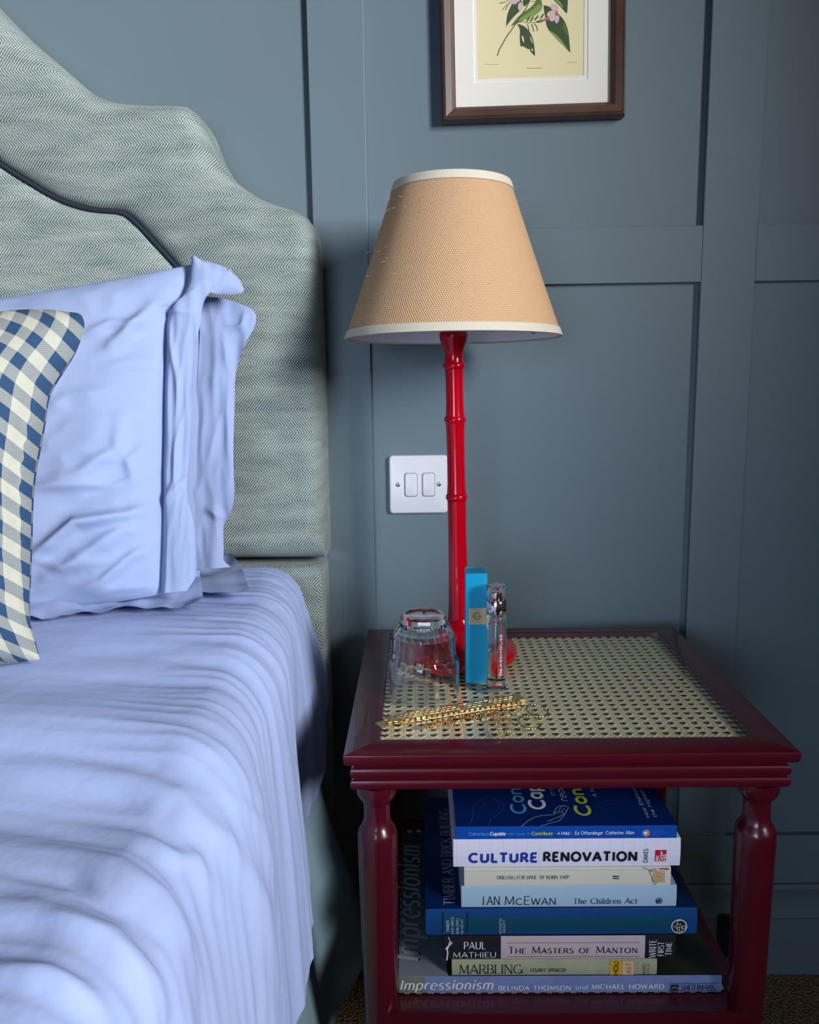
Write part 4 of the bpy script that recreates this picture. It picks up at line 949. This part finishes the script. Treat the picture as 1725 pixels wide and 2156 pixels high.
# ================================================================= SWITCH
px0, px1, pz0, pz1 = -.0443, .0417, .7538, .8398
sw = thing('light_switch', ((px0+px1)/2, 0, (pz0+pz1)/2), 'white double light switch on the wall behind the lamp stem', 'switch')
def rrect(x0, x1, z0, z1, r, n=6):
    out = []
    for cx, cz, a0 in ((x1-r, z1-r, 0), (x0+r, z1-r, 90), (x0+r, z0+r, 180), (x1-r, z0+r, 270)):
        for q in range(n+1): a = math.radians(a0+90*q/n); out.append((cx+r*math.cos(a), cz+r*math.sin(a)))
    return out
def slab(name, x0, x1, z0, z1, r, y0, y1, bev, mt_, par, bot=None):
    ring_ = [(rrect(x0, x1, z0, z1, r), y0), (rrect(x0, x1, z0, z1, r), y1+bev), (rrect(x0+bev*.35, x1-bev*.35, z0+bev*.35, z1-bev*.35, r), y1+bev*.3), (rrect(x0+bev, x1-bev, z0+bev, z1-bev, r), y1)]
    n = len(ring_[0][0]); V = [(x, y, z) for R_, y in ring_ for x, z in R_]; F = []
    for j in range(3):
        for i in range(n): F.append((j*n+i, j*n+(i+1) % n, (j+1)*n+(i+1) % n, (j+1)*n+i))
    F.append(tuple(3*n+i for i in range(n))); o = obj(name, V, F, mt_, par); shade_angle(o, 40); return o
slab('plate', px0, px1, pz0, pz1, .005, -.0002, -.0085, .0022, M['plastic'], sw)
for xa_, xb_ in ((-.0215, -.0035), (.0045, .0225)):
    zc0, zc1 = .7795, .8135
    slab('rocker_gap_shade', xa_-.0009, xb_+.0009, zc0-.0009, zc1+.0009, .004, -.0080, -.0087, .0003, mat('shadow gap grey', (130, 134, 150), .5), sw)  # grey slab whose colour stands in for the shaded gap round the rocker
    slab('rocker', xa_, xb_, zc0, zc1, .0038, -.0080, -.0108, .0016, M['plastic'], sw)
for x in (-.0315, .0290):
    mb = MB(); c_s = (x, -.0085, .797)
    V = []; n = 20
    prs = [(0.0034, 0), (.0033, -.0006), (.0022, -.0011), (.0008, -.0012)]
    for r, dy in prs:
        for i in range(n): a = 2*PI*i/n; V.append((x+r*math.cos(a), -.0085+dy, .797+r*math.sin(a)))
    F = [(j*n+i, j*n+(i+1) % n, (j+1)*n+(i+1) % n, (j+1)*n+i) for j in range(3) for i in range(n)]; F.append(tuple(3*n+i for i in range(n)))
    sc_ = obj('screw', V, F, M['screw'], sw, True)
    mb.box(x-.0022, x+.0022, -.0101, -.0094, .7966, .7974); mb.obj('screw_slot', M['ink'], sc_)

# ================================================================= PICTURE
PA = math.radians(.9)      # hangs slightly askew
PCX, PCZ = .1612, 1.2985
def pt(u, v_, y):  # u across from the centre, v up from the bottom edge
    return (PCX+u*math.cos(PA)-v_*math.sin(PA), y, PCZ+u*math.sin(PA)+v_*math.cos(PA))
pic = thing('picture', (PCX, -.012, PCZ), 'botanical print in a dark brown wooden frame hung above the lamp', 'picture')
PW, PH = .1243, .330; FW = .0192
pprof = [(0, -.001), (0, -.0145), (.0006, -.0195), (.0022, -.0225), (.0035, -.0232), (.0042, -.0222), (.0052, -.0236), (.0140, -.0215), (.0150, -.0205), (.0155, -.0190), (.0165, -.0185), (.0175, -.0165), (FW, -.0150), (FW, -.006)]
cor = [(-PW, 0, 1, 1), (PW, 0, -1, 1), (PW, PH, -1, -1), (-PW, PH, 1, -1)]
for k_ in range(4):
    a, b = cor[k_], cor[(k_+1) % 4]
    ra = [pt(a[0]+a[2]*d, a[1]+a[3]*d, y) for d, y in pprof]; rb = [pt(b[0]+b[2]*d, b[1]+b[3]*d, y) for d, y in pprof]; n = len(pprof)
    shade_angle(obj('frame_rail', ra+rb, [(i, (i+1) % n, n+(i+1) % n, n+i) for i in range(n)]+[tuple(range(n))[::-1], tuple(range(n, 2*n))], M['wood'], pic), 30)
def prect(name, u0, u1, v0, v1, y, mt_, par, th=.0008):
    V = [pt(u, v_, yy_) for yy_ in (y, y+th) for u, v_ in ((u0, v0), (u1, v0), (u1, v1), (u0, v1))]
    return obj(name, V, [(0, 1, 2, 3), (7, 6, 5, 4), (0, 4, 5, 1), (1, 5, 6, 2), (2, 6, 7, 3), (3, 7, 4, 0)], mt_, par)
def pframe(name, o4, i4, yo, yi, mt_, par):
    (a0, a1, b0, b1), (c0, c1, d0, d1) = o4, i4
    V = [pt(a0, b0, yo), pt(a1, b0, yo), pt(a1, b1, yo), pt(a0, b1, yo), pt(c0, d0, yi), pt(c1, d0, yi), pt(c1, d1, yi), pt(c0, d1, yi)]
    return obj(name, V, [(i, (i+1) % 4, 4+(i+1) % 4, 4+i) for i in range(4)], mt_, par)
# print window at: x .0898..0.2299 z 1.355 ; scale in plane of the mount (y about -.010)
SC = 1.0
def pp(px, py, y): return atY(px, py, y)
YM = -.0110
iu0, iu1, iv0 = -.0745, .0700, .0558
ou0, ou1, ov0 = iu0-.0052, iu1+.0052, iv0-.0052
pframe('mount', (-.1055, .1055, .018, .315), (ou0, ou1, ov0, .285), YM, YM, M['mount'], pic)
pframe('mount_bevel', (ou0, ou1, ov0, .285), (ou0+.0006, ou1-.0006, ov0+.0006, .2844), YM, YM+.0012, M['bevelm'], pic)
pframe('inner_mount', (ou0+.0006, ou1-.0006, ov0+.0006, .2844), (iu0, iu1, iv0, .28), YM+.0012, YM+.0012, M['mount'], pic)
pr_ = prect('print', iu0, iu1, iv0, .28, YM+.0018, M['print'], pic, .0005)
YP = YM+.0018
gdk = mat('print dark green', (66, 86, 56), .8, var=.35, vscale=120); gmd = mat('print mid green', (96, 118, 60), .8, var=.3, vscale=100); glt = mat('print light green', (134, 160, 84), .8, var=.2, vscale=100)
pk = mat('print pale pink', (216, 186, 184), .8, var=.1, vscale=200); pr2 = mat('print rose', (190, 110, 116), .8, var=.1); brn = mat('print stem brown', (92, 84, 66), .8); ivy = mat('print ivory', (246, 240, 214), .8)
def cc(p): return (1000+p[0]/7.1875, p[1]/7.1875)
lay = [0]
def shape(name, pts, mt_, smooth_=True):
    lay[0] += 1; P = smoothpts([cc(p) for p in pts+[pts[0]]], 3*len(pts)+20, 2)[:-1] if smooth_ else [cc(p) for p in pts]
    V, F = poly_flat([pp(x, y, YP-.00008-.00001*lay[0]) for x, y in P]); return obj(name, V, F, mt_, pr_)
def ell(name, cx, cy, rx, ry, rot_, mt_):
    r_ = math.radians(rot_); shape(name, [(cx+rx*math.cos(t)*math.cos(r_)-ry*math.sin(t)*math.sin(r_), cy+rx*math.cos(t)*math.sin(r_)+ry*math.sin(t)*math.cos(r_)) for t in [2*PI*i/14 for i in range(14)]], mt_, False)
shape('leaf', [(730, -40), (800, -60), (850, -30), (800, 60), (740, 110), (725, 40)], gdk)
shape('leaf', [(475, 405), (478, 300), (500, 190), (545, 90), (600, 0), (680, -30), (725, 40), (700, 150), (620, 220), (540, 310), (490, 380)], gdk)
shape('leaf', [(1042, 80), (1120, 92), (1200, 160), (1290, 230), (1370, 330), (1420, 480), (1438, 700), (1452, 812), (1440, 790), (1380, 720), (1250, 600), (1130, 470), (1082, 390), (1072, 280), (1045, 150)], gdk)
shape('leaf', [(1108, 448), (1200, 500), (1300, 590), (1370, 690), (1440, 800), (1360, 712), (1250, 606), (1150, 500)], glt)
shape('leaf', [(1340, 330), (1395, 430), (1420, 560), (1380, 520), (1340, 430)], gmd)
shape('leaf', [(540, 402), (600, 320), (700, 210), (850, 110), (930, 20), (935, -60), (985, -60), (1030, 80), (1000, 170), (900, 240), (780, 285), (650, 350)], gmd)
shape('leaf', [(600, 350), (720, 250), (860, 170), (960, 60), (1010, 60), (1000, 160), (900, 235), (780, 280)], glt)
shape('leaf', [(1180, -20), (1230, 40), (1290, 90), (1350, 160), (1397, 222), (1405, 110), (1412, -20), (1330, -200), (1240, -160)], gdk)
shape('leaf', [(1190, -20), (1260, 50), (1345, 130), (1330, 80), (1250, -20)], glt)
shape('leaf', [(640, 362), (680, 368), (760, 400), (850, 500), (890, 620), (905, 740), (917, 862), (880, 815), (840, 780), (835, 735), (805, 748), (780, 722), (740, 712), (720, 690), (690, 718), (680, 560), (690, 440)], gdk)
for q in ([(712, 548), (730, 540), (748, 630), (738, 650), (720, 600)], [(835, 545), (850, 560), (880, 665), (862, 650)], [(855, 735), (880, 745), (878, 782), (862, 762)]): shape('leaf_spot', q, ivy)
for pts, w in (([(345, 838), (372, 750), (480, 560), (620, 362), (700, 235), (780, 120), (850, -30), (900, -250)], .0011), ([(640, 345), (720, 325), (800, 345), (900, 340), (980, 330)], .0004), ([(850, 20), (930, 20)], .0004)):
    line_pts(pr_, 'stem', [pp(*cc(p), YP-.0006) for p in pts], w, brn, (0, -1, 0))
for (x, y, a) in ((810, 290, -55), (865, 290, -55), (935, 270, -52), (1020, 245, -58)): ell('leaflet', x, y, 52, 15, a, gmd)
for q in ([(800, 365), (815, 420), (825, 470)], [(860, 365), (885, 420), (890, 480)], [(900, 355), (940, 400), (950, 465)], [(500, 60), (450, 110), (415, 150)], [(530, 40), (490, 100), (465, 155)], [(490, 15), (430, 40), (375, 45)]):
    line_pts(pr_, 'leaflet', [pp(*cc(p), YP-.0006) for p in q], .0007, brn, (0, -1, 0))
for (x, y, rx, ry, a, m_) in ((580, 15, 75, 48, 10, pk), (640, -30, 60, 60, 0, pk), (690, 100, 38, 68, 0, pk), (655, 40, 14, 12, 0, brn), (1200, 110, 62, 48, 40, pk), (1235, 130, 30, 45, 10, pk), (1155, 205, 72, 42, -25, pk), (1180, 265, 62, 50, -45, pk), (1248, 290, 30, 66, 12, pk), (1240, 190, 22, 30, 0, pr2), (1085, 285, 60, 22, -25, pr2), (990, 320, 62, 20, -12, gmd)): ell('petal' if m_ is pk else 'bud', x, y, rx, ry, a, m_)
for q, w in (([(145, 972), (370, 972)], .00025), ([(790, 1030), (1015, 1027)], .0004), ([(1390, 944), (1550, 942)], .00025)): line_pts(pr_, 'caption_line', [pp(*cc(p), YP-.0006) for p in q], w, mat('faint caption ink', (150, 140, 110), .8), (0, -1, 0))
prect('glass', -.1058, .1058, .018, .312, -.0148, M['pane2'], pic, .0012)

# ================================================================= THINGS ON THE TABLE
# tumbler upside down
GX, GY = .003, -.2955
tum = thing('tumbler', (GX, GY, ZT), 'clear panelled glass tumbler turned upside down, left of the turquoise box', 'glass')
def fc(n_, start, end):
    def f(a, r, z):
        if z < start or z > end: return r
        w = 2*PI/n_; aa = (a+w*.25) % w-w/2; k_ = math.cos(w/2)/math.cos(aa); s = min(1, (z-start)/.006, max(0, (end-z)/.003)); return r*(1+(k_*1.008-1)*s)
    return f
outp = [(.0392, .0002), (.0402, .0008), (.0408, .004), (.0411, .018), (.0411, .034), (.0409, .0375), (.0400, .0415), (.0383, .0450), (.0373, .0480), (.0370, .0510), (.0369, .060), (.0364, .067), (.0352, .073), (.0328, .0785), (.0298, .0825), (.0274, .0850), (.0266, .0865), (.0266, .0905), (.0262, .0925), (.0245, .0945), (.0235, .0955), (.0222, .0955), (.0210, .0935), (.0, .0915)]
inn = [(.0, .0840), (.018, .0835), (.0255, .0800), (.0305, .0745), (.0330, .069), (.0340, .060), (.0342, .0500), (.0352, .0460), (.0376, .0400), (.0386, .034), (.0388, .018), (.0386, .004), (.0384, .0008), (.0392, .0002)]
mb = MB(); mb.lathe(outp+inn[:0], (GX, GY, ZT), 144, facet=fc(16, .041, .086)); mb.lathe(inn, (GX, GY, ZT), 144)
o = mb.obj('tumbler_body', M['glass'], tum)
bm = bmesh.new(); bm.from_mesh(o.data); bmesh.ops.remove_doubles(bm, verts=bm.verts[:], dist=1e-6); bmesh.ops.recalc_face_normals(bm, faces=bm.faces[:])
for f in bm.faces: f.smooth = True
for e in bm.edges:
    if len(e.link_faces) == 2 and e.calc_face_angle(0) > .22: e.smooth = False
bm.to_mesh(o.data); bm.free()
# box
bx = thing('perfume_box', (.0663, -.2552, ZT), 'tall bright turquoise box with a gold square label, beside the perfume bottle', 'box')
bx0, bx1, by0, by1, bz1 = .0535, .0789, -.2685, -.2435, .7252
mb = MB(); mb.box(bx0, bx1, by0, by1, ZT+.0002, bz1-.0008, .0004); mb.obj('carton', M['teal'], bx)
lid = [(bx0, by0, bz1-.0006), (bx1, by0, bz1-.0006), (bx1, by1, bz1-.0006), (bx1-.0035, by1, bz1+.0012), ((bx0+bx1)/2, by1, bz1+.0002), (bx0+.002, by1, bz1+.0014), (bx0, by1, bz1-.0006)]
obj('top_flap', lid, [(0, 1, 2, 3, 4, 5, 6)], mat('turquoise card flap', (0, 130, 170), .4), bx)
rect_patch(bx, 'gold_label', 987.5, 1023.5, 1315, 1280.5, by0, M['kraft'], .0002)
disc(bx, 'label_mark', 1004.8, 1297.3, 8.0, by0, M['ink'], e=.0004, hole=.84, a0=40, a1=358, n=30); line_pts(bx, 'label_mark', [atY(992.5, 1297.5, by0-.0004), atY(1017, 1297.2, by0-.0004)], .0004, M['ink'], (0, -1, 0))
sp_text(bx, 'H', 1001, 1008, 1300.5, 1294.5, by0-.0002, M['ink'], 'label_mark', weight=.14)
sp_text(bx, 'MIDNIGHT', 996, 1021, 1264, 1260.5, by0, M['teal_ink'], 'box_lettering', weight=.12); sp_text(bx, 'IN MILAN', 998, 1020, 1270.5, 1267, by0, M['teal_ink'], 'box_lettering', weight=.12)
sp_text(bx, 'EAU DE PARFUM', 997, 1013, 1386, 1384, by0, M['teal_ink'], 'box_lettering', weight=.1)
# bottle
BX, BY = .0882, -.2862
bt = thing('perfume_bottle', (BX, BY, ZT), 'slim clear glass perfume bottle with a silver collar, right of the turquoise box', 'bottle')
mb = MB(); mb.lathe([(0, .0002), (.0095, .0002), (.0112, .001), (.0118, .003), (.0118, .088), (.0112, .0900), (.0085, .0915), (.0070, .0925), (.0070, .097), (.0055, .097), (.0055, .0905), (.0085, .0880), (.0096, .086), (.0096, .016), (.0088, .0125), (.006, .0108), (0, .0104)], (BX, BY, ZT), 64); shade_angle(mb.obj('bottle_glass', M['glass'], bt), 60)
mb = MB(); mb.lathe([(0, .0106), (.0058, .0110), (.0086, .0127), (.00945, .0162), (.00945, .0800), (.0080, .0796), (0, .0794)], (BX, BY, ZT), 48); shade_angle(mb.obj('perfume', M['liquid'], bt), 60)
mb = MB(); mb.tube([(BX, BY, ZT+.0125), (BX+.0004, BY, ZT+.05), (BX, BY, ZT+.094)], .0011, 10); mb.obj('dip_tube', glass_mat('dip tube plastic', 1.5), bt, True)
mb = MB(); mb.lathe([(0, .0925), (.0117, .0925), (.0120, .0932), (.0120, .1075), (.0115, .1085), (.0072, .1087), (0, .1087)], (BX, BY, ZT), 64); shade_angle(mb.obj('collar', M['chrome'], bt), 40)
mb = MB(); mb.lathe([(0, .1087), (.0064, .1087), (.0066, .1092), (.0066, .1185), (.0060, .1192), (0, .1192)], (BX, BY, ZT), 48); shade_angle(mb.obj('spray_head', M['rose'], bt), 40)
mb = MB(); mb.lathe([(.0108, .1088), (.0114, .1090), (.0114, .1215), (.0120, .1228), (.0120, .1250), (.0114, .1262), (.0095, .1267), (0, .1262), (0, .1226), (.0095, .1222), (.0100, .1205), (.0100, .1090), (.0108, .1088)], (BX, BY, ZT), 64); shade_angle(mb.obj('cap', M['glass'], bt), 50)
def curved_text(bk_, name, s, ang, z0, z1, h, mt_):
    v, f = text_mesh(s, 0, Vector((0, 0, 0)), (1, 0, 0), (0, 1, 0), h, z1-z0, weight=.17); V = []
    for q in v: a = math.radians(ang)-q.y/.0119; V.append((BX+.01195*math.cos(a), BY+.01195*math.sin(a), z0+q.x))
    return obj(name, V, f, mt_, bk_)
curved_text(bt, 'bottle_lettering', 'GLASSHOUSE', -63, ZT+.020, ZT+.070, .0024, mat('bright silver ink', (250, 245, 235), .3))
curved_text(bt, 'collar_lettering', 'GH', -118, ZT+.0965, ZT+.105, .0024, M['ink'])

# ---- jewellery (lies on the glass pane)
ZG = ZT-.0008
def rbox_mesh(name, lx, ly, lz, b):
    m_ = MB(); m_.box(-lx/2, lx/2, -ly/2, ly/2, 0, lz, b); me = bpy.data.meshes.new(name); me.from_pydata(m_.v, [], m_.f); me.polygons.foreach_set('use_smooth', [False]*len(m_.f)); return me
br = thing('bracelet', (.03, -.355, ZG), 'wide gold brick-link bracelet stretched out at the front left of the table', 'bracelet')
ends = (atZ(816, 1529, ZG), atZ(1098, 1483, ZG)); d = (ends[1]-ends[0]); Lb = d.length; d.normalize(); s = Vector((-d.y, d.x, 0)); ang = math.atan2(d.y, d.x)
nl = 25; pitch = Lb/nl; rowp = .0050
lm = rbox_mesh('link', pitch*.90, rowp*.86, .0022, .0006); lm.materials.append(M['gold'])
rw0 = .0015
lm2 = rbox_mesh('front_link', pitch*.88, rowp*.8, .0034, .0009); lm2.materials.append(M['gold'])
for r_ in range(5):
    for i in range(nl):
        w = Lb*(i+.5+(.5 if r_ % 2 else 0))/nl
        if w > Lb: continue
        narrow = .55+.45*min(1, w/Lb/.22)
        P = ends[0]+d*w+s*(rw0+r_*rowp*narrow); o = bpy.data.objects.new('link', lm if r_ else lm2); COL.objects.link(o); o.parent = br; o.location = P-Vector(br.location)+Vector((0, 0, .0003+(.0006 if r_ == 0 else 0))); o.rotation_euler = (random.uniform(-.05, .05), 0, ang+random.uniform(-.02, .02))
mb = MB()
for r_ in range(6):
    p = [ends[0]+d*(Lb*i/60)+s*(rw0+(r_-.5)*rowp*(.55+.45*min(1, i/60/.22))) for i in range(61)]
    mb.tube([q+Vector((0, 0, .0010+.0003*math.sin(i*2.1))) for i, q in enumerate(p)], .0005, 6)
mb.obj('joining_wire', M['gold2'], br, True)
def prism(name, ctr, sx, sy, sz, rz, mt_, par, tilt=0.):
    m_ = MB(); m_.box(-sx/2, sx/2, -sy/2, sy/2, 0, sz, .0003); me = bpy.data.meshes.new(name); me.from_pydata(m_.v, [], m_.f); me.materials.append(mt_)
    o = bpy.data.objects.new(name, me); COL.objects.link(o); o.parent = par; o.location = Vector(ctr)-loc_of(par); o.rotation_euler = (0, tilt, rz); return o
c0 = atZ(806, 1525, ZG); prism('clasp', c0+Vector((0, -.001, .0002)), .0115, .0135, .0012, .55, M['gold'], br)
c0 = atZ(1096, 1475, ZG); prism('clasp', c0+s*.004+Vector((0, 0, .0002)), .0080, .0190, .0034, ang, M['gold'], br)
mb = MB(); c0 = atZ(818, 1523, ZG+.002); mb.tube([c0+Vector((.004*math.cos(t), .004*math.sin(t), .0005)) for t in [2*PI*i/16 for i in range(16)]], .0005, 6, closed=True); mb.obj('jump_ring', M['gold2'], br, True)

def link_mesh(name, L, Wd, r, n=20):
    m_ = MB(); pts = []
    h = (L-Wd)/2
    for i in range(n): a = 2*PI*i/n; pts.append(((h if math.cos(a) > 0 else -h)*1.+Wd/2*math.cos(a), Wd/2*math.sin(a), 0))
    m_.tube(pts, r, 6, closed=True); me = bpy.data.meshes.new(name); me.from_pydata(m_.v, [], m_.f); me.polygons.foreach_set('use_smooth', [True]*len(m_.f)); return me
def chain(label, name, path, L, Wd, r, mt_, lift=0., seed=1, cat='necklace'):
    rnd = random.Random(seed); P = [atZ(x, y, ZG) for x, y in path]; R_ = resample([tuple(p) for p in P], 400)
    t = thing(name, tuple(P[0]), label, cat); me = link_mesh('link', L, Wd, r); me.materials.append(mt_)
    acc = 0.; last = Vector(R_[0]); k_ = 0; step = L*.80
    for i in range(1, len(R_)):
        p = Vector(R_[i]); acc += (p-last).length
        if acc >= step:
            q = Vector(R_[max(0, i-8)]); dd = p-q; a = math.atan2(dd.y, dd.x); acc = 0.
            o = bpy.data.objects.new('link', me); COL.objects.link(o); o.parent = t
            tl = (1.15 if k_ % 2 else .25)+rnd.uniform(-.2, .2); o.location = p-dd.normalized()*step*.5-Vector(t.location)+Vector((0, 0, r*1.1+Wd/2*abs(math.sin(tl))+lift)); o.rotation_euler = (tl, rnd.uniform(-.1, .1), a); k_ += 1
        last = p
    return t
chain('gold chain of long links bunched in front of the bracelet', 'necklace', [(893, 1528), (905, 1532), (925, 1522), (945, 1524), (955, 1512), (972, 1514), (990, 1508), (1008, 1512), (1024, 1505), (1040, 1497), (1058, 1492), (1066, 1500), (1050, 1506), (1032, 1502), (1036, 1514), (1052, 1520), (1070, 1514), (1078, 1524), (1066, 1534)], .0068, .0028, .00048, M['gold2'], seed=4)
chain('fine gold chain with its end trailing towards the table front edge', 'fine_chain', [(1040, 1510), (1046, 1526), (1050, 1538), (1056, 1552), (1062, 1548), (1066, 1541), (1074, 1549), (1081, 1553)], .0052, .0022, .0004, M['gold'], seed=9)
chain('short gold chain with small round links under the bracelet middle', 'short_chain', [(905, 1536), (913, 1530), (930, 1526), (950, 1530), (965, 1524), (985, 1520)], .0036, .0030, .0005, M['gold2'], seed=12)
# two bar links lying clear of the tangle
for i_, (xa_, ya_, xb_, yb_) in enumerate(((972, 1508, 992, 1512), (994, 1513, 1010, 1511))):
    a, b = atZ(xa_, ya_, ZG), atZ(xb_, yb_, ZG)
    t = thing('bar_link', tuple(a), ('gold rectangular bar link lying left of its twin beside the chain', 'gold rectangular bar link lying right of its twin beside the chain')[i_], 'jewellery', 'two bar links by the chain'); dd = (b-a); sd = Vector((-dd.y, dd.x, 0)).normalized()*.0028
    mb = MB(); mb.tube([a+Vector((0, 0, .001)), b+Vector((0, 0, .001)), b+sd+Vector((0, 0, .001)), a+sd+Vector((0, 0, .001))], .0010, 8, closed=True); mb.obj('bar', M['gold2'], t, True)
for (x, y, lab) in ((1131, 1496, 'gold twisted hoop earring, the one farther from the table front edge'), (1115, 1521, 'gold twisted hoop earring, the one nearer the table front edge')):
    c = atZ(x, y, ZG+.003); t = thing('hoop_earring', (c.x, c.y, ZG), lab, 'earring', 'pair of gold hoop earrings'); pts = []; rr = []
    for i in range(47):
        a = math.radians(20+340*i/46); tx = .0118*math.cos(a); ty = .0105*math.sin(a); th_ = math.radians(14); pts.append(c+Vector((tx, ty*math.cos(th_)-0, -tx*.10+ty*math.sin(th_)))); rr.append(.00115+.00025*math.sin(i*1.9))
    mb = MB(); mb.tube(pts, rr, 8); mb.obj('hoop', M['gold'], t, True)

# ================================================================= PLUG BY THE SKIRTING
pl = thing('power_plug', (.478, -.03, 0), 'black plug and cord against the skirting behind the table', 'plug')
mb = MB(); mb.box(.462, .486, -.060, -.024, .060, .108, .008); shade_angle(mb.obj('plug_body', M['black'], pl), 50)
mb = MB(); mb.tube([(.474, -.045, .062), (.474, -.05, .04), (.470, -.06, .012), (.455, -.08, .005), (.40, -.05, .005), (.30, -.04, .005)], .0038, 8); mb.obj('cord', M['black'], pl, True)
